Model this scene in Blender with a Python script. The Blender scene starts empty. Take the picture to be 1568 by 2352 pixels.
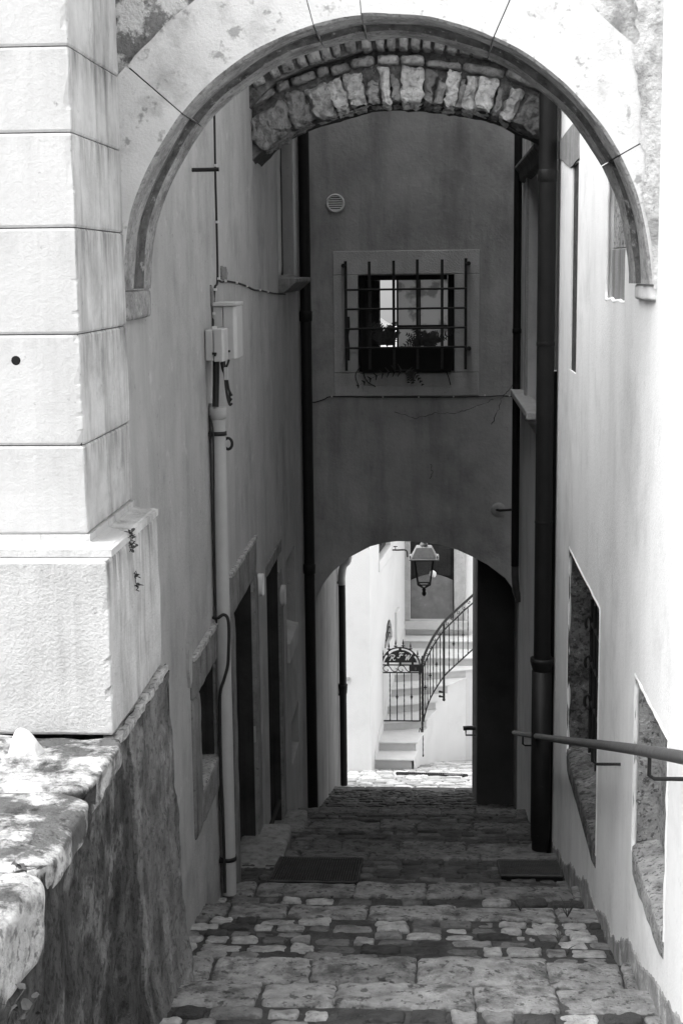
import bpy, bmesh, math, random
from mathutils import Vector, Matrix, noise, Euler
random.seed(11)
SC = bpy.context.scene
COL = SC.collection
# ------------------------------------------------------------------ camera and picture geometry
FPX = 3400.0
YAW, PITCH, ROLL = 0.060048, 0.161451, -0.011
CM = (Matrix.Rotation(YAW, 3, 'Z') @ Matrix.Rotation(math.pi/2 - PITCH, 3, 'X') @ Matrix.Rotation(ROLL, 3, 'Z'))
CR, CU, CF = CM.col[0].copy(), CM.col[1].copy(), -CM.col[2]
def ray(px, py): return CF + CR*((px-784)/FPX) + CU*((1176-py)/FPX)
def at(px, py, y): d = ray(px, py); return d*(y/d.y)
def onx(px, py, x): d = ray(px, py); return d*(x/d.x)
def onz(px, py, z): d = ray(px, py); return d*(z/d.z)
def gz(y): return -(1.58 + .275*y)
def ong(px, py): d = ray(px, py); return d*(-1.58/(d.z + .275*d.y))

cam = bpy.data.cameras.new('camera'); co = bpy.data.objects.new('camera', cam); COL.objects.link(co)
co.rotation_euler = CM.to_euler(); cam.sensor_width = 36; cam.lens = 36*FPX/2352
cam.clip_start = .05; cam.clip_end = 2000; SC.camera = co

# ------------------------------------------------------------------ materials
def mat(name, base, var=.18, sc=2.5, streak=0, ssc=(5, 5, .45), slo=.5, shi=.7, dirt=0, dsc=1.3, dlo=.52, dhi=.66, dval=.35,
        spots=0, spsc=45, splo=.63, sphi=.7, spval=.25, light=0, lsc=9, llo=.6, lhi=.66, bump=.35, bsc=35, bump2=.0, b2sc=6, rough=.9, spec=.25, tone=False, stain=False, metal=0):
    m = bpy.data.materials.new(name); m.use_nodes = True
    nt = m.node_tree; N = nt.nodes; L = nt.links
    b = N['Principled BSDF']; b.inputs['Roughness'].default_value = rough
    b.inputs['Specular IOR Level'].default_value = spec; b.inputs['Metallic'].default_value = metal
    tc = N.new('ShaderNodeTexCoord').outputs['Object']
    def nz(scale, det=6, rg=.6, mp=None, off=0):
        mpn = N.new('ShaderNodeMapping'); mpn.inputs['Location'].default_value = (off, off*1.7, off*.6)
        if mp: mpn.inputs['Scale'].default_value = mp
        L.new(tc, mpn.inputs[0])
        n = N.new('ShaderNodeTexNoise'); n.inputs['Scale'].default_value = scale; n.inputs['Detail'].default_value = det
        n.inputs['Roughness'].default_value = rg; L.new(mpn.outputs[0], n.inputs['Vector']); return n.outputs[0]
    def mr(x, a, b_, c, d):
        r = N.new('ShaderNodeMapRange'); r.inputs[1].default_value = a; r.inputs[2].default_value = b_
        r.inputs[3].default_value = c; r.inputs[4].default_value = d; L.new(x, r.inputs[0]); return r.outputs[0]
    def op(k, x, y):
        r = N.new('ShaderNodeMath'); r.operation = k
        for i, q in enumerate((x, y)):
            if isinstance(q, (int, float)): r.inputs[i].default_value = q
            else: L.new(q, r.inputs[i])
        return r.outputs[0]
    v = mr(nz(sc, 9, .62), .3, .7, base*(1-var), base*(1+var))
    if dirt:
        f = mr(nz(dsc, 9, .68, off=3), dlo, dhi, 0, dirt); v = op('MULTIPLY', v, mr(f, 0, 1, 1, dval))
    if streak:
        v = op('MULTIPLY', v, mr(nz(1, 8, .65, ssc, off=7), slo, shi, 1, 1-streak))
    if light:
        v = op('ADD', v, mr(nz(lsc, 8, .7, off=11), llo, lhi, 0, light))
    if spots:
        v = op('MULTIPLY', v, mr(nz(spsc, 3, .6, off=5), splo, sphi, 1, 1-spots*(1-spval)))
    if tone:
        a = N.new('ShaderNodeAttribute'); a.attribute_name = 'tone'; v = op('MULTIPLY', v, a.outputs['Fac'])
    if stain:
        a = N.new('ShaderNodeAttribute'); a.attribute_name = 'stain'
        s = op('MULTIPLY', a.outputs['Fac'], mr(nz(1, 7, .7, (13, 13, 2.2), off=9), .42, .66, 0, 1))
        v = op('MULTIPLY', v, mr(s, 0, 1, 1, .32))
    L.new(v, b.inputs['Base Color'])
    if bump:
        bp = N.new('ShaderNodeBump'); bp.inputs['Strength'].default_value = bump; bp.inputs['Distance'].default_value = .03
        h = nz(bsc, 8, .65)
        if bump2: h = op('ADD', h, op('MULTIPLY', nz(b2sc, 5, .55, off=2), bump2))
        L.new(h, bp.inputs['Height']); L.new(bp.outputs[0], b.inputs['Normal'])
    return m

M = {}
M['ashlar'] = mat('pale_ashlar', .58, .06, 3, streak=.12, spots=.75, spsc=14, splo=.7, sphi=.76, bump=.25, bsc=50, stain=True)
M['ashlar_side'] = mat('weathered_ashlar', .62, .22, 4, streak=.5, ssc=(8, 8, 1.1), slo=.5, shi=.72, spots=.5, spsc=30, splo=.68, sphi=.74, dirt=.4, dsc=3, dlo=.56, dhi=.7, bump=.45, bsc=60, stain=True)
M['plinth'] = mat('plinth_stone', .60, .1, 3, streak=.25, ssc=(9, 9, .6), slo=.55, shi=.75, spots=.6, spsc=18, splo=.67, sphi=.74, bump=.5, bsc=70, bump2=.5, b2sc=12, stain=True)
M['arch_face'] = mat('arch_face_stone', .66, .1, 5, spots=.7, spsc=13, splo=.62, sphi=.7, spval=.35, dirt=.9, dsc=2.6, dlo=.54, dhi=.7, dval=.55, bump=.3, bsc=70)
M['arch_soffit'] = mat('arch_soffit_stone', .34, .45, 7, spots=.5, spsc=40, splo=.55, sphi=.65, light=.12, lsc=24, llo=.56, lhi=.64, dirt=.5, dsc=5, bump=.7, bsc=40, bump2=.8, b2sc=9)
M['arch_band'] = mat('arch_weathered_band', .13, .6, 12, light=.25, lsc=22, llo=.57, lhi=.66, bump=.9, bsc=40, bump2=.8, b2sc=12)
M['rubble'] = mat('rubble_spandrel', .24, .6, 5, light=.5, lsc=7, llo=.49, lhi=.56, spots=.7, spsc=20, splo=.6, bump=1., bsc=22, bump2=1.2, b2sc=7)
M['spandrel_plaster'] = mat('spandrel_plaster', .62, .12, 4, dirt=.9, dsc=4.2, dlo=.5, dhi=.6, dval=.5, spots=.5, spsc=30, splo=.6, bump=.8, bsc=30, bump2=.8)
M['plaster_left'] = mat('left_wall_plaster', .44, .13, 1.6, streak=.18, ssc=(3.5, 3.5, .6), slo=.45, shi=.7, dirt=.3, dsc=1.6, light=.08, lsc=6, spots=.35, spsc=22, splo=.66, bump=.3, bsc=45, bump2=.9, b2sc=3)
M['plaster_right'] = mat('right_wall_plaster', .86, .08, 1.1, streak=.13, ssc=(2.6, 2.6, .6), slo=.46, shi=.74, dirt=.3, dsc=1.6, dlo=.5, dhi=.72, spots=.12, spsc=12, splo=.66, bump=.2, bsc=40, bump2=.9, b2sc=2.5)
M['plaster_facade'] = mat('bridge_plaster', .40, .2, 1.6, dirt=.35, dsc=1.1, streak=.3, ssc=(2.6, 2.6, .35), slo=.46, shi=.66, spots=.2, spsc=18, splo=.66, bump=.3, bsc=22, bump2=1.4, b2sc=4)
M['plaster_white'] = mat('white_plaster', .86, .04, 1.2, dirt=.12, dsc=.7, bump=.15, bsc=40)
M['plaster_court'] = mat('court_side_plaster', .24, .12, 2, streak=.2, ssc=(6, 6, .6), dirt=.2, dsc=1.5, bump=.3, bsc=40)
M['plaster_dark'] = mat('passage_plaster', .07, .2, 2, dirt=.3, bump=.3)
M['render_dark'] = mat('mossy_render', .10, .6, 5, streak=.5, ssc=(4, 4, 1.2), slo=.42, shi=.62, light=.16, lsc=2.0, llo=.52, lhi=.62, spots=.75, spsc=26, splo=.52, sphi=.62, bump=1., bsc=40, bump2=.8, b2sc=10)
M['rock'] = mat('coping_rock', .60, .25, 5, dirt=1, dsc=4, dlo=.44, dhi=.55, dval=.2, streak=.3, ssc=(14, 14, 14), slo=.5, shi=.6, spots=.75, spsc=24, splo=.57, sphi=.66, bump=.9, bsc=28, bump2=1.2, b2sc=7)
M['pebble'] = mat('pale_pebble', .75, .1, 8, bump=.4)
M['mortar'] = mat('step_mortar', .085, .45, 9, light=.05, lsc=16, bump=1., bsc=60, bump2=.8)
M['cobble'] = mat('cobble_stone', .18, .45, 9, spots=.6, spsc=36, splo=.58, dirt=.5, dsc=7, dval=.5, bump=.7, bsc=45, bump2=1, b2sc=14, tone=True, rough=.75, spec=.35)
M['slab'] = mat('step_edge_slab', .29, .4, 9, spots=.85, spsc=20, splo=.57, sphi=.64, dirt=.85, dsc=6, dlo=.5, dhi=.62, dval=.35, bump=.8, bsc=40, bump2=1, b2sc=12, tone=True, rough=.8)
M['cobble_court'] = mat('court_cobble', .68, .2, 8, spots=.4, spsc=30, bump=.5, tone=True)
M['ring'] = mat('ring_stone', .50, .3, 10, spots=.6, spsc=30, splo=.56, dirt=.6, dsc=8, dval=.4, bump=1., bsc=30, bump2=1.4, b2sc=10, tone=True)
M['ring_mortar'] = mat('ring_mortar', .16, .6, 9, light=.22, lsc=14, spots=.6, spsc=28, splo=.55, bump=1., bsc=30, bump2=1.5, b2sc=10)
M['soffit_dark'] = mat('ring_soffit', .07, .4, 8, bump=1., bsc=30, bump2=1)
M['frame_stone'] = mat('frame_stone', .25, .3, 6, streak=.5, ssc=(14, 14, .7), spots=.5, spsc=34, splo=.6, light=.06, lsc=12, bump=.7, bsc=45, bump2=.7, b2sc=11)
M['frame_edge'] = mat('chipped_frame_edge', .50, .35, 16, spots=.9, spsc=30, splo=.5, bump=.8)
M['niche_stone'] = mat('niche_stone', .17, .6, 6, spots=.8, spsc=24, splo=.5, sphi=.6, light=.22, lsc=22, llo=.58, lhi=.66, streak=.3, ssc=(9, 9, .8), bump=1, bsc=40, bump2=.8, b2sc=9)
M['niche_pale'] = mat('pitted_pale_stone', .42, .4, 9, spots=.8, spsc=48, splo=.54, sphi=.64, spval=.2, dirt=.5, dsc=4, bump=1, bsc=45)
M['niche_block'] = mat('streaked_stone_block', .27, .2, 5, streak=.5, ssc=(18, 18, .7), light=.12, lsc=30, bump=.5)
M['jamb_pitted'] = mat('pitted_jamb_stone', .36, .3, 5, spots=.85, spsc=32, splo=.54, sphi=.62, spval=.1, dirt=.5, dsc=4, bump=.8, bsc=40)
M['cover_iron'] = mat('drain_cover_iron', .045, .4, 8, bump=.3, rough=.7)
M['damp_plaster'] = mat('damp_plaster', .36, .4, 5, streak=.3, ssc=(4, 4, 2.5), slo=.4, shi=.6, dirt=.6, dsc=4, light=.25, lsc=7, llo=.54, lhi=.62, bump=.5)
M['slit_wood'] = mat('weathered_slit_wood', .06, .5, 8, light=.2, lsc=16, llo=.58, lhi=.66, bump=.6)
M['foot_stone'] = mat('stained_foot_stone', .21, .4, 4, streak=.6, ssc=(5, 5, .8), slo=.45, shi=.66, light=.14, lsc=3, llo=.53, lhi=.64, spots=.6, spsc=30, splo=.54, sphi=.64, dirt=.7, dsc=2.4, bump=.9, bsc=40, bump2=.8, b2sc=10)
M['surround'] = mat('window_surround_stone', .56, .1, 4, dirt=.3, dsc=3, dval=.6, streak=.15, bump=.5, bsc=50)
M['marble'] = mat('stair_marble', .84, .07, 4, dirt=.1, bump=.1)
M['marble_riser'] = mat('stair_riser_stone', .66, .08, 4, dirt=.2, bump=.1)
M['door_stone'] = mat('door_jamb_stone', .5, .15, 6, spots=.5, spsc=40, bump=.5)
M['iron'] = mat('black_iron', .018, .3, 20, bump=.2, rough=.5, spec=.3)
M['rail'] = mat('worn_grey_rail', .06, .3, 14, streak=.2, bump=.2, rough=.5, spec=.5)
M['pipe_black'] = mat('black_pipe', .010, .3, 6, light=.02, lsc=18, llo=.66, lhi=.7, bump=.12, bsc=20, rough=.5, spec=.22)
M['pvc'] = mat('grey_pvc', .46, .08, 4, streak=.12, ssc=(14, 14, .8), bump=.08, rough=.55)
M['box_plastic'] = mat('grey_box_plastic', .52, .06, 6, streak=.1, bump=.06, rough=.5)
M['box_shade'] = mat('box_lid_plastic', .50, .06, 6, bump=.06, rough=.5)
M['cable'] = mat('black_cable', .03, .2, 20, bump=0, rough=.6)
M['clip'] = mat('white_clip', .7, .1, 20, bump=0)
M['wood_dark'] = mat('dark_wood', .035, .4, 3, streak=.4, ssc=(30, 30, .8), bump=.5, bsc=30)
M['metal_panel'] = mat('grey_door_panel', .21, .25, 3, dirt=.35, dsc=2.5, light=.05, lsc=4, bump=.15, rough=.6)
M['shutter'] = mat('dark_shutter', .03, .2, 10, bump=.1, rough=.6)
M['void'] = mat('unlit_interior', .012, .2, 4, bump=0)
M['room'] = mat('room_plaster', .3, .1, 2, bump=0)
M['lantern_metal'] = mat('lantern_hood_metal', .33, .15, 10, streak=.3, ssc=(30, 30, 2), bump=.15, rough=.45, spec=.5)
M['leaf'] = mat('leaf', .05, .4, 20, bump=0, rough=.6)
M['leaf_pale'] = mat('pale_leaf', .16, .4, 20, bump=0, rough=.6)
M['plate'] = mat('white_enamel', .75, .05, 10, bump=0, rough=.3)
M['gravel'] = mat('courtyard_paving', .62, .25, 4, spots=.4, bump=.8, bsc=25, bump2=1)
M['ground'] = mat('street_paving', .35, .25, 3, bump=.6)
M['roof_tile'] = mat('roof_tile', .3, .3, 6, bump=.8)
M['letter'] = mat('pale_lettering', .75, .05, 9, bump=0)
def glass(name):
    m = bpy.data.materials.new(name); m.use_nodes = True; nt = m.node_tree; N = nt.nodes; L = nt.links; N.remove(N['Principled BSDF'])
    t = N.new('ShaderNodeBsdfTransparent'); t.inputs[0].default_value = (.9, .9, .9, 1); g = N.new('ShaderNodeBsdfGlossy'); g.inputs['Roughness'].default_value = .05
    a = N.new('ShaderNodeMixShader'); a.inputs[0].default_value = .1; L.new(t.outputs[0], a.inputs[1]); L.new(g.outputs[0], a.inputs[2]); L.new(a.outputs[0], N['Material Output'].inputs[0]); return m
M['lantern_glass'] = glass('lantern_glass')
def curtain():
    m = bpy.data.materials.new('frosted_pane'); m.use_nodes = True; nt = m.node_tree; N = nt.nodes; L = nt.links
    N.remove(N['Principled BSDF']); t = N.new('ShaderNodeBsdfTranslucent'); g = N.new('ShaderNodeBsdfGlossy'); g.inputs['Roughness'].default_value = .15
    d = N.new('ShaderNodeBsdfDiffuse'); d.inputs['Color'].default_value = (.5, .5, .5, 1)
    n = N.new('ShaderNodeTexNoise'); n.inputs['Scale'].default_value = 4.5; n.inputs['Detail'].default_value = 4
    tc = N.new('ShaderNodeTexCoord'); L.new(tc.outputs['Object'], n.inputs['Vector'])
    r = N.new('ShaderNodeMapRange'); r.inputs[1].default_value = .56; r.inputs[2].default_value = .64; r.inputs[3].default_value = .8; r.inputs[4].default_value = .25
    L.new(n.outputs[0], r.inputs[0]); L.new(r.outputs[0], t.inputs['Color'])
    a = N.new('ShaderNodeMixShader'); a.inputs[0].default_value = .35; L.new(t.outputs[0], a.inputs[1]); L.new(d.outputs[0], a.inputs[2])
    c = N.new('ShaderNodeMixShader'); c.inputs[0].default_value = .06; L.new(a.outputs[0], c.inputs[1]); L.new(g.outputs[0], c.inputs[2])
    L.new(c.outputs[0], N['Material Output'].inputs[0]); return m
M['frosted'] = curtain()

# ------------------------------------------------------------------ mesh builder
class MB:
    def __init__(s): s.v = []; s.f = []; s.tone = []; s.stain = []; s.sm = []
    def add(s, vs, fs, tone=1., stain=None, smooth=False):
        o = len(s.v); s.v += [tuple(q) for q in vs]; s.f += [tuple(i+o for i in f) for f in fs]
        s.tone += [tone]*len(vs); s.stain += (stain if stain else [0]*len(vs)); s.sm += [smooth]*len(fs)
    def quad(s, a, b, c, d, **k): s.add([a, b, c, d], [(0, 1, 2, 3)], **k)
    def hexa(s, c, **k):   # c: 8 corners, bottom ring 0-3 ccw, top ring 4-7
        s.add(c, [(3, 2, 1, 0), (4, 5, 6, 7), (0, 1, 5, 4), (1, 2, 6, 5), (2, 3, 7, 6), (3, 0, 4, 7)], **k)
    def box(s, x0, x1, y0, y1, z0, z1, **k):
        s.hexa([(x0, y0, z0), (x1, y0, z0), (x1, y1, z0), (x0, y1, z0), (x0, y0, z1), (x1, y0, z1), (x1, y1, z1), (x0, y1, z1)], **k)
    def prism(s, poly, ax, a, b, **k):   # poly in the plane normal to ax (0,1,2), extruded from a to b
        n = len(poly)
        def P(q, t):
            return {0: (t, q[0], q[1]), 1: (q[0], t, q[1]), 2: (q[0], q[1], t)}[ax]
        s.add([P(q, a) for q in poly]+[P(q, b) for q in poly],
              [tuple(range(n-1, -1, -1)), tuple(range(n, 2*n))]+[(i, (i+1) % n, n+(i+1) % n, n+i) for i in range(n)], **k)
    def tube(s, pts, r, n=8, cap=True, twist=0, smooth=True, **k):
        pts = [Vector(p) for p in pts]; N = len(pts)
        rr = r if isinstance(r, (list, tuple)) else [r]*N
        t0 = (pts[1]-pts[0]).normalized(); up = Vector((0, 0, 1)) if abs(t0.z) < .9 else Vector((1, 0, 0))
        u = t0.cross(up).normalized(); vs = []
        for i, p in enumerate(pts):
            t = (pts[min(i+1, N-1)]-pts[max(i-1, 0)]).normalized()
            u = (u - t*u.dot(t)).normalized(); w = t.cross(u)
            for j in range(n):
                a = 2*math.pi*j/n + twist*i
                vs.append(p + (u*math.cos(a)+w*math.sin(a))*rr[i])
        fs = [(i*n+j, i*n+(j+1) % n, (i+1)*n+(j+1) % n, (i+1)*n+j) for i in range(N-1) for j in range(n)]
        s.add(vs, fs, smooth=smooth, **k)
        if cap:
            s.add(vs[:n], [tuple(range(n-1, -1, -1))], **k); s.add(vs[-n:], [tuple(range(n))], **k)
    def lathe(s, prof, c, n=20, smooth=True, **k):
        c = Vector(c); vs = []
        for r, z in prof:
            for j in range(n):
                a = 2*math.pi*j/n; vs.append(c+Vector((r*math.cos(a), r*math.sin(a), z)))
        m = len(prof)
        s.add(vs, [(i*n+j, i*n+(j+1) % n, (i+1)*n+(j+1) % n, (i+1)*n+j) for i in range(m-1) for j in range(n)], smooth=smooth, **k)
        s.add(vs[:n], [tuple(range(n-1, -1, -1))], **k); s.add(vs[-n:], [tuple(range(n))], **k)
    def stone(s, c, n=4, p=5, amp=.012, fr=9, seed=0, tone=1., smooth=True, amp2=0, fr2=3):
        # rough block: trilinear map of a rounded cube onto the corners c, roughened
        c = [Vector(q) for q in c]; cache = {}; vs = []; fs = []
        off = Vector((seed*3.17 % 50, seed*1.31 % 37, seed*7.7 % 41))
        ctr = sum(c, Vector())/8
        def vert(i, j, k):
            key = (i, j, k)
            if key in cache: return cache[key]
            q = [2*i/n-1, 2*j/n-1, 2*k/n-1]
            r = (sum(abs(x)**p for x in q))**(1/p); q = [x/r*1.02 for x in q]
            a, b_, g = [(x+1)/2 for x in q]
            P = ((c[0]*(1-a)+c[1]*a)*(1-b_)+(c[3]*(1-a)+c[2]*a)*b_)*(1-g)+((c[4]*(1-a)+c[5]*a)*(1-b_)+(c[7]*(1-a)+c[6]*a)*b_)*g
            d = noise.noise_vector(P*fr+off)*amp
            if amp2: d += noise.noise_vector(P*fr2+off)*amp2
            cache[key] = len(vs); vs.append(P+d); return cache[key]
        for a in range(n):
            for b_ in range(n):
                fs += [(vert(a, b_, 0), vert(a, b_+1, 0), vert(a+1, b_+1, 0), vert(a+1, b_, 0)),
                       (vert(a, b_, n), vert(a+1, b_, n), vert(a+1, b_+1, n), vert(a, b_+1, n)),
                       (vert(a, 0, b_), vert(a+1, 0, b_), vert(a+1, 0, b_+1), vert(a, 0, b_+1)),
                       (vert(a, n, b_), vert(a, n, b_+1), vert(a+1, n, b_+1), vert(a+1, n, b_)),
                       (vert(0, a, b_), vert(0, a, b_+1), vert(0, a+1, b_+1), vert(0, a+1, b_)),
                       (vert(n, a, b_), vert(n, a+1, b_), vert(n, a+1, b_+1), vert(n, a, b_+1))]
        s.add(vs, fs, tone=tone, smooth=smooth)
    def bstone(s, x0, x1, y0, y1, z0, z1, **k):
        s.stone([(x0, y0, z0), (x1, y0, z0), (x1, y1, z0), (x0, y1, z0), (x0, y0, z1), (x1, y0, z1), (x1, y1, z1), (x0, y1, z1)], **k)
    def build(s, name, m, parent=None, bevel=0, recalc=True, side=None):
        me = bpy.data.meshes.new(name); me.from_pydata(s.v, [], s.f); me.update()
        a = me.attributes.new('tone', 'FLOAT', 'POINT'); a.data.foreach_set('value', [float(t) for t in s.tone])
        a = me.attributes.new('stain', 'FLOAT', 'POINT'); a.data.foreach_set('value', [float(t) for t in s.stain])
        me.polygons.foreach_set('use_smooth', s.sm)
        if recalc:
            bm = bmesh.new(); bm.from_mesh(me); bmesh.ops.recalc_face_normals(bm, faces=bm.faces); bm.to_mesh(me); bm.free()
        me.materials.append(M[m])
        if side:
            me.materials.append(M[side])
            for p_ in me.polygons: p_.material_index = 1 if p_.normal.x > .7 else 0
        o = bpy.data.objects.new(name, me); COL.objects.link(o)
        if parent: o.parent = parent
        if bevel:
            b = o.modifiers.new('bevel', 'BEVEL'); b.width = bevel; b.segments = 2; b.limit_method = 'ANGLE'
        return o
def tag(o, label=None, cat=None, group=None, kind=None):
    if label: o['label'] = label
    if cat: o['category'] = cat
    if group: o['group'] = group
    if kind: o['kind'] = kind
    return o
def thing(name, label, cat, group=None):
    o = bpy.data.objects.new(name, None); COL.objects.link(o); return tag(o, label, cat, group)
def lerp(a, b, t): return a+(b-a)*t
def catmull(P, n=6):
    P = [Vector(p) for p in P]; out = []
    for i in range(len(P)-1):
        a, b, c, d = P[max(i-1, 0)], P[i], P[i+1], P[min(i+2, len(P)-1)]
        for k in range(n):
            t = k/n; out.append(.5*((2*b)+(c-a)*t+(2*a-5*b+4*c-d)*t*t+(3*b-a-3*c+d)*t**3))
    return out+[P[-1]]

XL, XR, YF = -1.46, 1.05, 17.4
LT1, LT2, RT1, RT2 = 2.1, 8.0, 2.3, 8.5     # house tops: lower towards the street, higher behind the rubble arch

def wall_x(mb, x, y0, y1, z0, z1, holes, sgn, zfun=None):
    # wall plane at x, solid towards sgn*-1 ; holes (ya,yb,za,zb,depth,back)
    ys = sorted({y0, y1} | {h[0] for h in holes} | {h[1] for h in holes})
    zs = sorted({z0, z1} | {h[2] for h in holes} | {h[3] for h in holes})
    for a, b in zip(ys, ys[1:]):
        for c, d in zip(zs, zs[1:]):
            m, n = (a+b)/2, (c+d)/2
            if any(h[0] < m < h[1] and h[2] < n < h[3] for h in holes): continue
            q = [(x, a, c), (x, b, c), (x, b, d), (x, a, d)]
            mb.quad(*(q if sgn > 0 else q[::-1]))
    for h in holes:
        ya, yb, za, zb, dp, bk = h; xi = x - sgn*dp
        f = [((x, ya, za), (x, yb, za), (xi, yb, za), (xi, ya, za)), ((x, ya, zb), (xi, ya, zb), (xi, yb, zb), (x, yb, zb)),
             ((x, ya, za), (xi, ya, za), (xi, ya, zb), (x, ya, zb)), ((x, yb, za), (x, yb, zb), (xi, yb, zb), (xi, yb, za))]
        if bk: f.append(((xi, ya, za), (xi, yb, za), (xi, yb, zb), (xi, ya, zb)))
        for q in f: mb.quad(*(q if sgn > 0 else q[::-1]))
def shell(mb, x, xf, y0, y1, z0, z1):   # the other sides of a building block whose street front is at x
    mb.quad((x, y0, z0), (xf, y0, z0), (xf, y0, z1), (x, y0, z1)); mb.quad((x, y1, z0), (xf, y1, z0), (xf, y1, z1), (x, y1, z1))
    mb.quad((xf, y0, z0), (xf, y1, z0), (xf, y1, z1), (xf, y0, z1)); mb.quad((x, y0, z1), (x, y1, z1), (xf, y1, z1), (xf, y0, z1))

# ------------------------------------------------------------------ world, sun
w = bpy.data.worlds.new('World'); SC.world = w; w.use_nodes = True
N, L = w.node_tree.nodes, w.node_tree.links
SUN_EL, SUN_AZ = math.radians(58), math.radians(-114)      # azimuth from +Y towards +X; a veiled sun behind the viewer's left shoulder
sky = N.new('ShaderNodeTexSky'); sky.sky_type = 'NISHITA'; sky.sun_disc = False
sky.sun_elevation = SUN_EL; sky.sun_rotation = SUN_AZ; sky.dust_density = 2.5
bw = N.new('ShaderNodeRGBToBW'); L.new(sky.outputs[0], bw.inputs[0]); L.new(bw.outputs[0], N['Background'].inputs['Color'])
N['Background'].inputs['Strength'].default_value = .2
sl = bpy.data.lights.new('sun', 'SUN'); sl.energy = .5; sl.angle = math.radians(70); so = bpy.data.objects.new('sun', sl); COL.objects.link(so)
sd = Vector((math.sin(SUN_AZ)*math.cos(SUN_EL), math.cos(SUN_AZ)*math.cos(SUN_EL), math.sin(SUN_EL)))
so.rotation_euler = sd.to_track_quat('Z', 'Y').to_euler()
SC.view_settings.view_transform = 'Standard'; SC.view_settings.look = 'None'; SC.view_settings.exposure = 1.72
SC.cycles.use_denoising = True; SC.cycles.max_bounces = 10; SC.cycles.diffuse_bounces = 1; SC.cycles.sample_clamp_indirect = 6

# ------------------------------------------------------------------ the stepped alley floor
NOSE = [2.0, 3.3, 4.6, 5.75]+[ong(960, q).y for q in (2263, 2204, 2083, 2032, 1957, 1935, 1890, 1857)]
NZ = [gz(y) for y in NOSE]
NOSE.append(21.0); NZ.append(at(900, 1809, 21.0).z)
DROP = .15
ST = thing('steps', 'worn stone steps and cobbled treads descending between the alley walls', None); ST['kind'] = 'structure'
base = MB(); cob = MB(); treads = []
prev = (0.6, gz(.6)+.06)
for y, z in zip(NOSE, NZ):
    treads.append((prev[0], prev[1], y, z)); prev = (y, z-DROP)
for i, (ya, za, yb, zb) in enumerate(treads):
    base.quad((-1.75, ya, za-.014), (1.5, ya, za-.014), (1.5, yb, zb-.014), (-1.75, yb, zb-.014))
    base.quad((-1.75, yb, zb-.014), (1.5, yb, zb-.014), (1.5, yb, zb-DROP-.06), (-1.75, yb, zb-DROP-.06))
# courtyard sheet joins the foot of the last step
base.build('bed', 'mortar', ST)
def course(ya, yb, zfun, x0, x1, wmin, wmax, mb, tones, n, seed, gap=.03, h=.10, rag=.014):
    x = x0 - random.uniform(0, wmin*.5)
    k = 0
    while x < x1:
        wd = random.uniform(wmin, wmax); xa, xb = x+gap/2, min(x+wd, x1+.05)-gap/2
        if xb-xa > .05:
            j = [random.uniform(-rag, rag) for _ in range(8)]
            y0a, y0b, y1a, y1b = ya+gap/2+j[0], ya+gap/2+j[1], yb-gap/2+j[2], yb-gap/2+j[3]
            lift = random.uniform(-.012, .01)
            c = []
            for dz in (-h, lift):
                c += [(xa, y0a, zfun(y0a)+dz), (xb, y0b, zfun(y0b)+dz), (xb+j[6]*.5, y1b, zfun(y1b)+dz), (xa+j[7]*.5, y1a, zfun(y1a)+dz)]
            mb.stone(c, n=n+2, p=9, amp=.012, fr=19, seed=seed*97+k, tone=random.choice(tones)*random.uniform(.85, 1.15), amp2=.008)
        x += wd; k += 1
DK, MD, LT = .3, .8, 2.1
for i, (ya, za, yb, zb) in enumerate(treads):
    if yb < 2.5: continue
    zf = lambda y, ya=ya, za=za, yb=yb, zb=zb: za+(zb-za)*(y-ya)/(yb-ya)
    sd_ = .30 if i != len(treads)-1 else .5
    # edge slabs
    x = -1.55 + random.uniform(-.2, 0); k = 0
    while x < 1.2:
        wd = random.uniform(.36, .72)
        if x+wd > 1.0: wd = 1.32-x
        xa, xb = x+.008, x+wd-.008; jj = [random.uniform(-.018, .018) for _ in range(6)]
        s_ = MB(); c = []
        y0a, y0b, y1 = yb-sd_+jj[0], yb-sd_+jj[1], yb+.01
        l = random.uniform(-.006, .012)
        for dz in (-DROP-.02, l):
            c += [(xa+jj[4], y0a, zf(y0a)+dz), (xb+jj[5], y0b, zf(y0b)+dz), (xb, y1+jj[2]*.6, zb+dz), (xa, y1+jj[3]*.6, zb+dz)]
        s_.stone(c, n=14, p=16, amp=.009, fr=18, seed=i*31+k, tone=random.uniform(.8, 1.2)*(1 if i < 7 else .75 if i < 8 else .5), amp2=.011, fr2=6)  # deeper slabs toned darker: wet stone plus alley shade put into the colour
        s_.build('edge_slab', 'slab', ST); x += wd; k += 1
    # cobbled tread
    y = yb-sd_-.01; r = 0
    lim = max(ya+.0, yb-2.4) if i < len(treads)-1 else ya
    while y > lim+.06:
        dp = random.uniform(.135, .18); far = y > 12.5
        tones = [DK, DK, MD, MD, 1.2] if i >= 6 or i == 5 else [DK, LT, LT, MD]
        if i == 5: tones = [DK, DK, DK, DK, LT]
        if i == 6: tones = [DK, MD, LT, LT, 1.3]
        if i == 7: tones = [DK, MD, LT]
        if i >= 8: tones = [DK, DK, .5, .7]  # deep cobbles kept dark: wet stone, with the alley's shade in the tone
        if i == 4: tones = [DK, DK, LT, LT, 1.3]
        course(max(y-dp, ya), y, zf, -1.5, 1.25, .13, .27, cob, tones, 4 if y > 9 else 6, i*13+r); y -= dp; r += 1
cob.build('cobbles', 'cobble', ST)

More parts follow.
